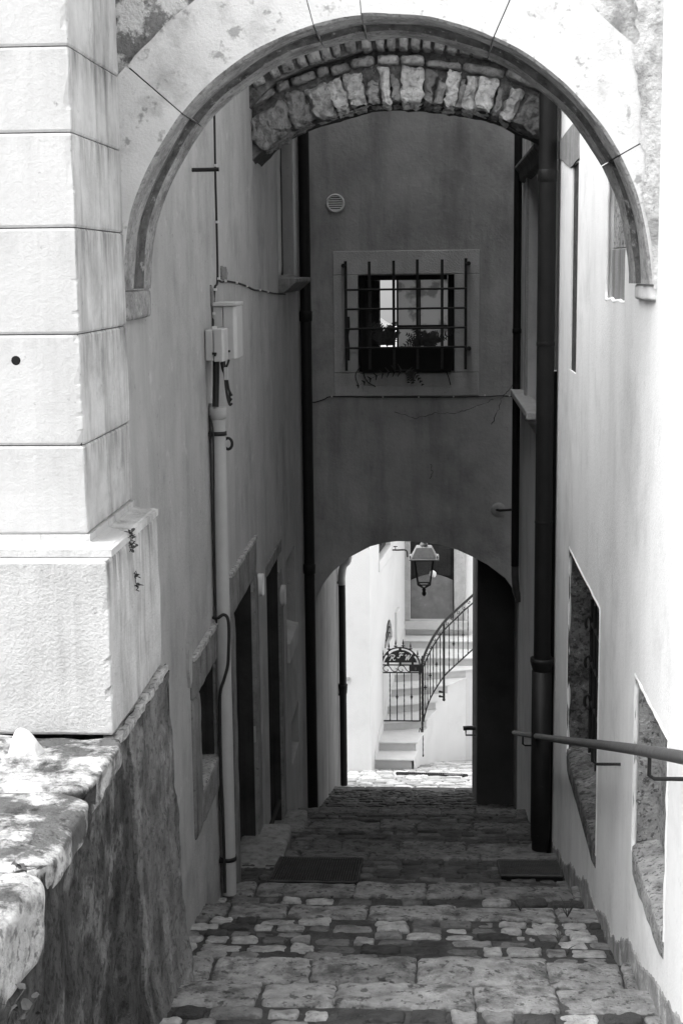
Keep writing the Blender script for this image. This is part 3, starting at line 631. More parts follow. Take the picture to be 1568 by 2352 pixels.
cable('wall_cable', [wl(490, 1419), cv(500, 1420), cv(513, 1412), cv(523, 1420), cv(526, 1450), cv(525, 1500), cv(523, 1530), cv(515, 1560), cv(507, 1585), cv(505, 1620, 9.65), cv(507, 1750, 9.66), cv(513, 1900, 9.66), cv(517, 2050, 9.66)], .011, 'thick black cable looping over the conduit pipe and down beside it')
t = thing('cable_bundle', 'loose bundle of black cables hanging below the junction box', 'cables')
for px_, w_ in ((493, .012), (497, .02)):
    q = MB(); q.tube([at(px_, 829, 9.7), at(px_, 880, 9.7), at(px_-1, 934, 9.7)], w_, 8); q.build('feed_cable', 'cable', t)
for k, pp in enumerate(([(511, 830), (514, 850), (517, 868), (519, 890), (523, 915), (528, 930), (533, 926)], [(515, 830), (518, 850), (521, 870), (526, 895), (533, 909)], [(508, 832), (512, 850), (518, 862), (519, 880), (522, 905), (527, 921), (532, 915)], [(526, 826), (523, 836), (520, 845), (522, 870), (525, 890), (528, 905), (527, 926)])):
    q = MB(); q.tube(catmull([at(a, b, 9.66+.012*k) for a, b in pp], 5), .008, 6); q.build('loose_cable', 'cable', t)
q = MB(); c_ = at(519, 855, 9.64); q.box(c_.x-.012, c_.x+.012, 9.635, 9.665, c_.z-.05, c_.z+.03); q.build('connector', 'box_shade', t)
# peg
q = MB(); a = at(464, 390, 9.3); b = at(503, 389, 9.3); q.tube([Vector((XL-.02, 9.3, a.z)), (lerp(XL, b.x, .5), 9.3, a.z), (b.x, 9.3, b.z)], .013, 10); tag(q.build('iron_peg', 'iron'), 'short dark iron peg sticking out high on the left wall', 'peg')
# black drainpipe in the corner with the facade
def drain(name, label, x, y, r, z0, z1, collars, mt='pipe_black', shoe=False):
    t = thing(name, label, 'drainpipe', 'black drainpipes in the alley'); q = MB(); q.tube([(x, y, z0), (x, y, z1)], r, 20); q.build('pipe', mt, t)
    for zc, h, k in collars:
        q = MB(); q.lathe([(r, zc-h), (r*k, zc-h+.01), (r*k, zc+h-.01), (r*1.02, zc+h)], (x, y, 0), 20); q.build('collar', mt, t)
    return t
drain('drainpipe', 'black drainpipe in the corner of the left wall and the barred facade', -1.385, 16.75, .062, -6.4, 3, [(-.5, .06, 1.15), (-3.4, .06, 1.15)])

# ------------------------------------------------------------------ second, rubble arch
R2 = thing('rubble_arch', 'dark rough rubble arch with pale ring stones halfway down the alley', 'arch')
low = [at(a, b, 12.5) for a, b in ((545, 400), (580, 366), (593, 354), (640, 307), (711, 277), (773, 259), (839, 238), (901, 233), (967, 236), (1029, 243), (1116, 256), (1172, 277), (1224, 302), (1275, 335), (1310, 365))]
low[0].x = XL-.05; low[0].z = low[1].z-.08
def lowz(x):
    for a, b in zip(low, low[1:]):
        if a.x <= x <= b.x: return lerp(a.z, b.z, (x-a.x)/(b.x-a.x))
    return low[-1].z if x > 0 else low[0].z
def nrm(x):
    e = .12; d = Vector((2*e, 0, lowz(x+e)-lowz(x-e))).normalized(); return Vector((-d.z, 0, d.x))
mm = MB(); n = 60; K = 18
vs = []; x0_, x1_ = XL-.05, 1.15
for k in range(n+1):
    x = lerp(x0_, x1_, k/n); z0 = lowz(x)+.0
    for j in range(K+1):
        z = lerp(z0, 4.0, j/K); vs.append((x, 12.55+.035*noise.noise(Vector((x*7, z*7, 3)))+.02*noise.noise(Vector((x*18, z*18, 3))), z))
mm.add(vs, [(k*(K+1)+j, (k+1)*(K+1)+j, (k+1)*(K+1)+j+1, k*(K+1)+j+1) for k in range(n) for j in range(K)], smooth=True)
mm.quad((x0_, 13.2, 4.0), (x1_, 13.2, 4.0), (x1_, 12.55, 4.0), (x0_, 12.55, 4.0))
for k in range(n):
    a, b = lerp(x0_, x1_, k/n), lerp(x0_, x1_, (k+1)/n); mm.quad((a, 13.2, lowz(a)), (b, 13.2, lowz(b)), (b, 13.2, 4.0), (a, 13.2, 4.0))
mm.build('rubble_face', 'ring_mortar', R2)
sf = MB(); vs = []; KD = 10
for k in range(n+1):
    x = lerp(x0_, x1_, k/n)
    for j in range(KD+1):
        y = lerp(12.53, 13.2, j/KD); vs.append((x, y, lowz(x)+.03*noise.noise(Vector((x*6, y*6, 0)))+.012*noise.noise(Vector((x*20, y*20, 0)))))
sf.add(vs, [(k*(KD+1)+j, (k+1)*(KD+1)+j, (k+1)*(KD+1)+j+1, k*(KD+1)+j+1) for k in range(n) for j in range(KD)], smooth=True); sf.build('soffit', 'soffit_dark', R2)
# ring stones
ringpx = [(600, 672, .55, .9), (676, 716, .6, 1.), (722, 772, .8, .95), (776, 803, 1.25, 1.), (806, 842, 1.1, .98), (846, 872, .75, .7), (877, 896, 1.45, 1.05), (898, 918, .6, .8), (921, 967, 1.5, 1.03), (972, 992, .5, .9), (994, 1014, .75, .7), (1017, 1043, 1.45, 1.06), (1046, 1060, .6, .8), (1062, 1085, 1.35, 1.02), (1089, 1122, 1.4, 1.), (1126, 1144, .6, .8), (1148, 1172, 1.2, .95), (1178, 1240, .42, 1.)]
for i, (a, b, tn, hh) in enumerate(ringpx):
    xa, xb = at(a, 260, 12.5).x, at(b, 260, 12.5).x; H = .275*hh
    c = []
    for yy in (12.485+random.uniform(-.012, .015), 12.9):
        pass
    yf = 12.475+random.uniform(-.015, .02)
    pa, pb_ = Vector((xa, 0, lowz(xa)-.004)), Vector((xb, 0, lowz(xb)-.004)); na, nb = nrm(xa)*H*random.uniform(.9, 1.08), nrm(xb)*H*random.uniform(.9, 1.08)
    na.x = lerp(na.x, na.x+random.uniform(-.02, .02), 1); sh_ = random.uniform(-.014, .014)
    F = Vector((0, yf, 0)); Bk = Vector((0, 13, 0))
    q = MB(); q.stone([pa+F, pb_+F, pb_+Bk, pa+Bk, pa+na+F, pb_+nb+F+Vector((sh_, 0, 0)), pb_+nb+Bk, pa+na+Bk], n=14, p=9, amp=.026, fr=22, seed=i, tone=tn*1.0, amp2=.03, fr2=8, smooth=False); q.build('ring_stone', 'ring', R2)
# flat course then brick-on-edge course, each oversailing the one below
fl = MB(); x = -1.45; k = 0
while x < 1.1:
    wd = random.uniform(.16, .3) if -.55 < x < .7 else random.uniform(.1, .2); xa, xb = x+.008, x+wd-.008
    o1 = .295+random.uniform(-.012, .012); na, nb = nrm(xa), nrm(xb); th = random.uniform(.055, .085)
    pa, pb_ = Vector((xa, 0, lowz(xa)))+na*o1, Vector((xb, 0, lowz(xb)))+nb*o1; F = Vector((0, 12.44+random.uniform(-.02, .03), 0)); Bk = Vector((0, 12.8, 0))
    fl.stone([pa+F, pb_+F, pb_+Bk, pa+Bk, pa+na*th+F, pb_+nb*th+F, pb_+nb*th+Bk, pa+na*th+Bk], n=5, p=6, amp=.014, fr=15, seed=k+90, tone=random.choice([.55, .7, .9, 1.1]) if -.5 < x < .6 else random.uniform(.4, .7)); x += wd; k += 1
fl.build('flat_course', 'ring', R2)
bk = MB(); x = -1.45; k = 0
while x < 1.15:
    wd = random.uniform(.07, .115); xa, xb = x+.005, x+wd-.005; na = nrm((xa+xb)/2)
    if random.random() > -1:
        o1 = .40; pa, pb_ = Vector((xa, 0, lowz(xa)))+na*o1, Vector((xb, 0, lowz(xb)))+na*o1; F = Vector((0, 12.3+random.uniform(-.015, .015), 0)); Bk = Vector((0, 12.6, 0))
        bk.stone([pa+F, pb_+F, pb_+Bk, pa+Bk, pa+na*.2+F, pb_+na*.2+F, pb_+na*.2+Bk, pa+na*.2+Bk], n=4, p=8, amp=.012, fr=15, seed=k+190, tone=random.choice([.5, .6, .75, .9]))
    x += wd; k += 1
bk.build('brick_course', 'ring', R2)
bb = MB()
for k in range(n):
    a, b = lerp(x0_, x1_, k/n), lerp(x0_, x1_, (k+1)/n)
    bb.hexa([(a, 12.38, lowz(a)+.41), (b, 12.38, lowz(b)+.41), (b, 12.6, lowz(b)+.41), (a, 12.6, lowz(a)+.41), (a, 12.38, 3.98), (b, 12.38, 3.98), (b, 12.6, 3.98), (a, 12.6, 3.98)])
bb.build('brick_bed', 'ring_mortar', R2)
for ya, yb in ((11.8, 12.28), (13.22, 13.55)):     # unseen blocks added over the alley, before and behind the arch, to shade it
    q = MB(); q.box(XL-.05, XR+.05, ya, yb, 2.05, 4.6); q.build('sky_blocker', 'plaster_left', R2)


# ------------------------------------------------------------------ right house
RH = thing('plaster_house', 'right tall pale plastered alley house with deep niches and a slit window', 'house')
n1 = (9.0, 11.05, -3.68, -2.08, .17); n2 = (6.35, 7.42, -3.0, -2.06, .14)
sl_ = (10.74, 11.2, -.75, .74)
rec = (8.12, 9.03, -.185, .62, .05)
w2 = (14.3, 16.0, -1.62, 1.35)
rw = MB(); wall_x(rw, XR, -12, 17.2, -7.2, RT1, [n1+(0,), n2+(0,), sl_+(.05, 0), rec+(0,), w2+(.22, 0)], -1); shell(rw, XR, 9, -12, 17.2, -7.2, RT1)
wall_x(rw, XR, 13.25, 17.2, RT1, RT2, [], -1); shell(rw, XR, 9, 13.25, 17.2, RT1, RT2)
a0, a1, s0, s1 = sl_
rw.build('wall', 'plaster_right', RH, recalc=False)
q = MB(); pp = []
base_ = [(10.70, 1.05), (12.4, 1.0), (12.35, .88), (11.25, .73), (10.70, .76)]
for i in range(5):
    p0, p1 = base_[i], base_[(i+1) % 5]
    for k in range(8):
        y_, z_ = lerp(p0[0], p1[0], k/8), lerp(p0[1], p1[1], k/8); pp.append((y_+.03*noise.noise(Vector((y_*6, z_*6, 0))), z_+.012*noise.noise(Vector((y_*9, z_*9, 4)))))
q.prism(pp, 0, XR-.010, XR+.03); q.build('slit_lintel', 'niche_block', RH)
q = MB(); q.box(XR+.012, XR+.1, a0-.02, a1+.02, s0-.02, s1+.02); q.build('slit_shutter', 'slit_wood', RH)
def lip(y0, y1, z0, z1, r=.016):
    q = MB(); c = [(y0, z0), (y1, z0), (y1, z1), (y0, z1), (y0, z0)]; pts = []
    for (p0, p1) in zip(c, c[1:]):
        for k in range(14): pts.append((XR+.010+.005*noise.noise(Vector((p0[0]+k, p0[1], 2))), lerp(p0[0], p1[0], k/14)+.014*noise.noise(Vector((k*1.7, p0[0]*3, p0[1]))), lerp(p0[1], p1[1], k/14)+.012*noise.noise(Vector((k*1.9, p0[1]*3, 7)))))
    pts.append(pts[0]); q.tube(pts, r, 8, cap=False); q.build('worn_edge', 'plaster_right', RH)
lip(n1[0], n1[1], n1[2], n1[3]); lip(n2[0], n2[1], n2[2], n2[3]); lip(rec[0], rec[1], rec[2], rec[3], .012)
q = MB(); q.box(XR+.045, XR+.1, rec[0], rec[1], rec[2]+.3, rec[3]); q.build('pitted_jamb', 'jamb_pitted', RH); q = MB(); q.box(XR+.035, XR+.1, rec[0], rec[1]-.01, rec[2]-.02, rec[2]+.295); q.build('jamb_block', 'niche_block', RH, bevel=.006)

# niche windows
def niche(nn, seed, win, pale, sill):
    y0, y1, z0, z1, dp = nn; xb = XR+dp; zs_ = sill
    q = MB(); wall_x(q, xb-.01, y0-.0, y1, z0, z1, [win+(.25, 0)], -1); o = q.build('niche_back', pale, RH)
    q = MB()
    q.quad((XR+.0, y1-.012, z0), (xb, y1-.012, z0), (xb, y1-.012, z1-.002), (XR+.0, y1-.012, z1-.002))
    q.build('niche_reveal', pale, RH)
    q = MB(); xs = [XR-.008, xb+.2]; q.stone([(xs[0], y0-.02, z0-.1), (xs[1], y0-.02, z0-.1), (xs[1], y1-.02, z0-.1), (xs[0], y1-.02, z0-.1), (xs[0], y0-.02, zs_-.0), (xs[1], y0-.02, zs_+.09), (xs[1], y1-.02, zs_+.09), (xs[0], y1-.02, zs_-.0)], n=12, p=14, amp=.006, seed=seed); q.build('sill', pale, RH)
    q = MB(); q.box(xb+.2, xb+.24, y0-.05, y1+.05, z0-.1, z1+.1); q.build('glazing', 'void', RH)
niche(n1, 51, (9.2, 10.93, -3.5, -2.42), 'niche_stone', n1[2]+.045)
niche(n2, 52, (6.4, 6.62, -2.9, -2.45), 'niche_pale', -2.955)
def iron_grille(label, y0, y1, z0, z1, x, nb, curls):
    t = thing('window_grille', label, 'grille', 'wrought iron grilles of the right wall niches')
    for k in range(nb):
        y = lerp(y0, y1, k/(nb-1)); q = MB(); q.tube([(x, y, z0), (x, y, z1)], .014, 8); q.build('bar', 'iron', t)
    for z in curls:
        q = MB(); pts = []
        for k in range(15):
            a = k/14*3.4*math.pi/2-1; r = .05*(1-.55*k/14); pts.append((x-.03+r*.6*math.cos(a), y1-.02, z+r*1.5*math.sin(a)))
        q.tube(pts, .012, 8); q.build('curl', 'iron', t)
        q = MB(); q.tube([(x, y0, z), (x, y1, z)], .013, 8); q.build('cross_bar', 'iron', t)
    return t
iron_grille('dark wrought iron window grille with curls in the deeper niche by the black drainpipe', 9.3, 10.8, -3.6, -2.42, XR+.15, 8, [-2.6, -2.9, -3.2])
iron_grille('wrought iron grille with curled ends in the pale niche under the handrail bracket', 6.42, 6.62, -3.1, -2.5, XR+.12, 3, [-2.52, -2.72, -2.86])
# sloping plaster kerb along the foot of the right wall
dk = MB(); vs = []; n = 220
for k in range(n+1):
    y = lerp(5.8, 12.4, k/n); zz = gz(y)+.06+.16*noise.noise(Vector((y*1.3, 3, 0)))+.03*noise.noise(Vector((y*9, 1, 0)))+.02*noise.noise(Vector((y*26, 1, 0))); vs += [(XR-.004, y, gz(y)-.5), (XR-.004, y, zz), (XR+.0, y, zz+.012)]
dk.add(vs, [(3*k+j, 3*k+3+j, 3*k+4+j, 3*k+1+j) for k in range(n) for j in range(2)]); dk.build('damp_foot', 'damp_plaster', RH)
# upper window of the right house
q = MB(); q.box(XR+.2, XR+.25, 14.2, 16.1, -1.7, 1.4); q.build('shutter', 'shutter', RH)
for a, b in ((14.05, 14.295), (16.005, 16.2)): q = MB(); q.box(XR-.025, XR+.05, a, b, -1.62, 1.4); q.build('jamb', 'surround', RH, bevel=.008)
zc = onx(1205, 385, XR-.05).z
q = MB(); q.prism([(XR+.02, zc+.14), (XR-.10, zc+.08), (XR-.10, zc+.05), (XR-.06, zc+.0), (XR-.05, zc-.08), (XR+.02, zc-.12)], 1, 13.9, 16.9); q.build('cornice', 'frame_stone', RH, bevel=.008)
zc = onx(1195, 912, XR-.08).z
q = MB(); q.box(XR-.13, XR+.05, 14.1, 16.95, zc-.07, zc); q.build('window_sill', 'surround', RH, bevel=.012)
# drainpipes on the right
zz = lambda py: at(1245, py, 12.4).z
t = drain('drainpipe', 'large black drainpipe with flared collars on the right wall', .945, 12.2, .072, at(1240, 1950, 12.2).z, 3.2, [(zz(408), .05, 1.08), (zz(787), .02, 1.05), (zz(1190), .012, 1.04)])
zf_ = zz(1500); q = MB(); q.lathe([(.072, zf_-.12), (.078, zf_-.1), (.1, zf_-.02), (.1, zf_+.01), (.075, zf_+.01)], (.945, 12.2, 0), 20); q.lathe([(.078, zf_-1.6), (.085, zf_-1.5), (.085, zf_-.1), (.072, zf_-.1)], (.945, 12.2, 0), 20); q.build('socket', 'pipe_black', t)
q = MB(); q.tube([(XR-.015, 12.32, at(1265, 850, 12.32).z), (XR-.015, 12.32, 3)], .018, 10); tag(q.build('conduit_pipe', 'pvc'), 'slim pale conduit beside the large black drainpipe', 'pipe')
q = MB(); q.tube([(XR-.015, 12.32, -6), (XR-.015, 12.32, at(1265, 853, 12.32).z)], .03, 10); tag(q.build('downpipe', 'pipe_black'), 'slim black pipe behind the large drainpipe below the pale conduit', 'pipe')
t = drain('drainpipe', 'thin black drainpipe at the right edge of the barred facade', .985, 16.9, .045, at(1192, 1300, 16.9).z, 3.2, [(at(1195, 760, 16.9).z, .03, 1.15)])
q = MB(); z0 = at(1192, 1300, 16.9).z; q.tube([(.985, 16.9, z0+.02), (.985, 16.9, z0-.1), (1.0, 16.9, z0-.3), (1.04, 16.9, z0-.42)], .042, 12); q.build('hose', 'rail', t)
# handrail
HR = thing('handrail', 'grey iron handrail on twisted brackets along the right wall', 'handrail')
hp = [onx(1700, 1768, .9), onx(1568, 1740, .9), onx(1420, 1716, .9), onx(1270, 1697, .9), onx(1180, 1683, .9)]
q = MB(); q.tube(catmull(hp, 4), .025, 14); q.build('rail', 'rail', HR)
for px_, py_ in ((1491, 1727), (1362, 1709), (1200, 1686)):
    a = onx(px_, py_, .9); q = MB(); q.tube([a, a-Vector((0, 0, .10)), a-Vector((-.02, 0, .115)), (XR+.02, a.y, a.z-.115)], .009, 6, twist=.4); q.build('bracket', 'iron', HR)

# ------------------------------------------------------------------ bridge house with the barred window and the passage
BH = thing('bridge_house', 'grey plastered house bridging the alley above a low arched passage', 'house')
ap = [(725, 1392), (728, 1372), (740, 1345), (752, 1328), (765, 1312), (800, 1281), (850, 1255), (880, 1247), (910, 1243), (960, 1244), (1010, 1251), (1050, 1263), (1085, 1279), (1119, 1297), (1160, 1328), (1178, 1354), (1190, 1378)]
AP = [at(a, b, YF) for a, b in ap]
wx0, wx1, wz0, wz1 = at(822, 700, YF).x, at(1043, 700, YF).x, at(930, 855, YF).z, at(930, 632, YF).z
def zarch(x):
    for a, b in zip(AP, AP[1:]):
        if a.x <= x <= b.x: return lerp(a.z, b.z, (x-a.x)/(b.x-a.x))
    return None
JX = AP[0].x; xs = sorted({XL-.1, JX, wx0, wx1, XR+.05} | {p_.x for p_ in AP}); fw = MB(); YB = 19.2; ZT = 5.5
def face(y, hole, flip):
    for a, b in zip(xs, xs[1:]):
        m = (a+b)/2; za, zb = (-7.4, -7.4) if m < JX or m > AP[-1].x else (zarch(a+1e-6) or AP[0].z, zarch(b-1e-6) or AP[-1].z)
        segs = [(za, zb, ZT, ZT)]
        if hole and hole[0] < m < hole[1]: segs = [(za, zb, hole[2], hole[2]), (hole[3], hole[3], ZT, ZT)]
        for s0, s1, t0, t1 in segs:
            q = [(a, y, s0), (b, y, s1), (b, y, t1), (a, y, t0)]; fw.quad(*(q if not flip else q[::-1]))
face(YF, (wx0, wx1, wz0, wz1), False)
rwin = (at(868, 700, YB).x, at(1030, 700, YB).x, at(890, 810, YB).z, at(890, 610, YB).z)
xs = sorted(set(xs) | {rwin[0], rwin[1]}); face(YB, rwin, True)
fw.quad((XL-.1, YF, ZT), (XR+.05, YF, ZT), (XR+.05, YB, ZT), (XL-.1, YB, ZT))
D_ = .3
for q in (((wx0, wz0), (wx1, wz0)), ((wx1, wz0), (wx1, wz1)), ((wx1, wz1), (wx0, wz1)), ((wx0, wz1), (wx0, wz0))):
    (a, b), (c, d) = q; fw.quad((a, YF, b), (a, YF+D_, b), (c, YF+D_, d), (c, YF, d))
fw.build('wall', 'plaster_facade', BH, recalc=False)
va = MB()
for a, b in zip(AP, AP[1:]): va.quad((a.x, YF, a.z), (b.x, YF, b.z), (b.x, YB, b.z), (a.x, YB, a.z))
va.quad((JX, YF, -7.6), (JX, YF, AP[0].z), (JX, YB, AP[0].z), (JX, YB, -7.6)); va.quad((AP[-1].x, YF, -7.6), (AP[-1].x, YB, -7.6), (AP[-1].x, YB, AP[-1].z), (AP[-1].x, YF, AP[-1].z))
va.build('vault', 'plaster_facade', BH)
rm = MB()   # the room behind the barred window
X0, X1, Z0, Z1, Y0, Y1 = -1.2, .8, -1.5, .3, YF+D_+.1, YB-.02
rm.quad((X0, Y0, Z0), (X1, Y0, Z0), (X1, Y1, Z0), (X0, Y1, Z0)); rm.quad((X0, Y0, Z1), (X1, Y0, Z1), (X1, Y1, Z1), (X0, Y1, Z1)); rm.quad((X0, Y0, Z0), (X0, Y1, Z0), (X0, Y1, Z1), (X0, Y0, Z1)); rm.quad((X1, Y0, Z0), (X1, Y1, Z0), (X1, Y1, Z1), (X1, Y0, Z1)); rm.build('room', 'room', BH)
sg = [at(a, b, YF-.025) for a, b in ((765, 577), (1100, 573), (1100, 908), (768, 909))]
sx0, sx1, sz0, sz1 = sg[3].x, sg[1].x, sg[2].z, sg[0].z
sr = MB(); sy = YF-.022
for a in ((sx0, sx1, wz1+.012, sz1), (sx0, wx0-.0, wz0+.0, wz1+.006), (wx1, sx1, wz0, wz1+.006), (sx0, sx1, sz0, wz0-.006)): sr.box(a[0], a[1], sy, YF+.1, a[2], a[3])
sr.build('window_surround', 'surround', BH, bevel=.006)
fr_ = MB(); fy = YF+.22
def wx(cx): return at(689+cx*.366, 700, fy).x
def wz(cy): return at(930, 517+cy*.366, fy).z
for a, b, c, d in ((350, 415, 980, 300), (495, 502, 780, 335), (604, 616, 780, 335), (925, 985, 980, 300)): fr_.box(wx(a), wx(b), fy, fy+.05, wz(c), wz(d))
for a, b, c, d in ((416, 924, 345, 300), (416, 924, 930, 770)): fr_.box(wx(a), wx(b), fy+.002, fy+.052, wz(c), wz(d))
fr_.box(wx(745), wx(755), fy+.004, fy+.045, wz(768), wz(346)); fr_.box(wx(617), wx(924), fy+.006, fy+.04, wz(652), wz(628))
fr_.box(wx(416), wx(494), fy+.003, fy+.05, wz(768), wz(346))
fr_.build('window_frame', 'wood_dark', BH)
q = MB(); q.quad((wx(616), fy+.02, wz(768)), (wx(925), fy+.02, wz(768)), (wx(925), fy+.02, wz(345)), (wx(616), fy+.02, wz(345))); q.build('pane', 'frosted', BH)
# grille
G = thing('window_grille', 'black iron grille standing proud of the square window above the passage', 'grille'); gy = YF-.17
for k, (cx, c0_, c1_) in enumerate(((287, 222, 912), (435, 226, 905), (587, 222, 905), (735, 216, 905), (890, 218, 905), (1038, 212, 908))):
    x = at(689+cx*.366, 700, gy).x; q = MB(); q.box(x-.016, x+.016, gy-.012, gy+.012, at(930, 517+c1_*.366, gy).z, at(930, 517+c0_*.366, gy).z); q.build('upright_bar', 'iron', G)
for cy in (403, 525, 648, 769):
    a = at(689+283*.366, 517+(cy+4)*.366, gy); b = at(689+1042*.366, 517+(cy-6)*.366, gy); q = MB(); q.tube([a+Vector((0, -.018, 0)), b+Vector((0, -.018, 0))], .012, 8); q.build('cross_bar', 'iron', G)
for cx, cy in ((270, 255), (1056, 240), (1060, 775)):
    a = at(689+cx*.366, 517+cy*.366, gy); q = MB(); q.tube([(a.x, YF-.01, a.z), (a.x, gy-.02, a.z)], .024, 10); q.tube([(a.x, gy, a.z), (lerp(a.x, -.27, .05), gy, a.z)], .018, 8); q.build('fixing', 'iron', G)
q = MB(); q.tube(catmull([at(689+cx*.366, 517+cy*.366, gy+.03) for cx, cy in ((300, 575), (302, 640), (294, 700), (300, 760), (302, 850))], 4), .02, 8); q.build('side_scroll', 'iron', G)
FB = MB(); a, b = wx0+.01, wx1-.01; zf1 = at(930, 798, YF).z; FB.hexa([(a+.03, YF-.13, wz0+.01), (b-.03, YF-.13, wz0+.01), (b-.03, YF+.12, wz0+.01), (a+.03, YF+.12, wz0+.01), (a, YF-.15, zf1), (b, YF-.15, zf1), (b, YF+.14, zf1), (a, YF+.14, zf1)]); tag(FB.build('planter', 'void', bevel=.01), 'dark planter box filling the foot of the barred window', 'planter')
def fern(name, base_, fronds, label):
    f = MB()
    for (dx, dz, ln, up) in fronds:
        pts = []; p_ = Vector(base_)
        for k in range(9):
            t = k/8; pts.append(p_+Vector((dx*t, -.05*math.sin(t*3)-.02, up*t-(dz)*t*t))*ln)
        f.tube(pts, [.004*(1-k/10) for k in range(9)], 5)
        for k in range(1, 9):
            d = (pts[k]-pts[k-1]).normalized(); sidev = d.cross(Vector((0, 1, 0))).normalized(); l = ln*.24*(1-k/10)+.01
            for s_ in (-1, 1):
                e = pts[k]+sidev*s_*l+d*l*.5; m_ = d*.011
                f.add([pts[k]-m_, pts[k]+m_, e+m_*.7+Vector((0, .004, 0)), e-m_*.2], [(0, 1, 2, 3)])
    return tag(f.build(name, 'leaf', recalc=False), label, 'plant')
fz = zf1
fern('fern', at(889, 796, YF-.03), [(random.uniform(-.7, .7), random.uniform(.1, .7), random.uniform(.2, .36), random.uniform(.8, 1.3)) for _ in range(26)], 'upright dark fern at the bright gap of the barred window')
fern('fern', at(975, 796, YF-.03), [(random.uniform(-1.1, 1.1), random.uniform(.2, .8), random.uniform(.18, .3), random.uniform(.7, 1.1)) for _ in range(28)], 'spreading dark fern in front of the frosted panes')
fern('trailing_plant', at(935, 850, YF-.14), [(random.uniform(-1.6, 1.2), 1.0, random.uniform(.1, .2), -.1) for _ in range(5)]+[(-1.9, .7, .3, 0.1)], 'trailing fronds hanging below the planter over the stone surround')
q = MB()
for pp in ([(848, 820), (828, 842), (816, 862), (823, 886)], [(832, 850), (842, 875), (862, 888)], [(1024, 852), (1030, 868), (1034, 884)]): q.tube(catmull([at(a, b, YF-.09) for a, b in pp], 5), .006, 5)
tag(q.build('dry_stem', 'leaf'), 'dry curved stems drooping at the left corner of the planter', 'stems')
# hairline cracks in the plaster
def crack(pts, par, r_=.004):
    q = MB(); P_ = []
    for a, b in zip(pts, pts[1:]):
        for k in range(6): P_.append(a.lerp(b, k/6)+Vector((random.uniform(-.012, .012), 0, random.uniform(-.012, .012))))
    q.tube(P_+[pts[-1]], [r_*random.uniform(.4, 1.2) for _ in range(len(P_)+1)], 4); q.build('crack', 'cable', par)
crack([at(a, b, YF) for a, b in ((1184, 874), (1166, 898), (1150, 914), (1141, 950), (1128, 975))], BH)
crack([at(a, b, YF) for a, b in ((1132, 917), (1092, 934), (1050, 948), (1000, 949), (955, 961), (905, 946))], BH, .003)
crack([at(a, b, YF) for a, b in ((990, 1068), (994, 1085), (986, 1100))], BH)
# vent
v = at(770, 467, YF); V = thing('air_vent', 'round pale air vent with slats high on the bridge house facade', 'vent')
q = MB(); ring = [(.095*math.cos(a), .095*math.sin(a)) for a in [k/32*2*math.pi for k in range(33)]]
q.tube([(v.x+a, YF-.012, v.z+b) for a, b in ring], .014, 8, cap=False); q.build('rim', 'plate', V)
q = MB(); q.prism([(v.x+a*.95, v.z+b*.95) for a, b in ring[:-1]], 1, YF-.006, YF+.01); q.build('backing', 'wood_dark', V)
q = MB()
for k in range(7):
    z = -.075+k*.025; h = math.sqrt(.09**2-z*z); q.hexa([(v.x-h, YF-.02, v.z+z-.006), (v.x+h, YF-.02, v.z+z-.006), (v.x+h, YF-.007, v.z+z+.004), (v.x-h, YF-.007, v.z+z+.004), (v.x-h, YF-.02, v.z+z+.001), (v.x+h, YF-.02, v.z+z+.001), (v.x+h, YF-.007, v.z+z+.011), (v.x-h, YF-.007, v.z+z+.011)])
q.build('slats', 'plate', V)
cable('wall_cable', [at(a, b, YF-.012) for a, b in ((706, 920), (722, 924), (745, 917), (762, 911), (840, 912), (930, 912), (1020, 912), (1110, 911), (1150, 909), (1188, 912))], .007, 'thin cable pinned along the facade under the barred window', clips=[at(a, b, YF-.015) for a, b in ((761, 911), (878, 912), (960, 912), (1040, 911), (1112, 908), (1168, 909))])
q = MB(); a = at(1140, 1171, YF); b = at(1184, 1170, YF-.05); q.tube([(a.x, YF, a.z), a+Vector((.03, -.05, 0)), b], .015, 8); tag(q.build('iron_hook', 'iron'), 'rusty iron hook on the bridge house beside the thin drainpipe', 'hook')
q = MB(); q.lathe([(.09, -.008), (.085, .006), (.02, .008)], (0, 0, 0), 24); o = q.build('plaster_patch', 'plaster_facade', BH); o.rotation_euler = (math.pi/2, 0, 0); o.location = (a.x+.02, YF, a.z)

# dark pier on the right of the passage
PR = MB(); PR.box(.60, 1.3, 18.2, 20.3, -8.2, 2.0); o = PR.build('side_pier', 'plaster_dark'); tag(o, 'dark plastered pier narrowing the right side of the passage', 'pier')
q = MB(); q.tube([(.66, 18.9, at(1090, 1672, 18.9).z), (.5, 18.9, at(1072, 1672, 18.9).z), (.44, 18.9, at(1066, 1673, 18.9).z)], .03, 10); c_ = at(1072, 1685, 18.9); q.tube([(.475, 18.9, c_.z+.06), (.475, 18.9, c_.z-.02), (.62, 18.9, c_.z-.02)], .012, 6); tag(q.build('rail_end', 'rail'), 'end of an iron rail on a bracket jutting from the dark pier', 'rail')

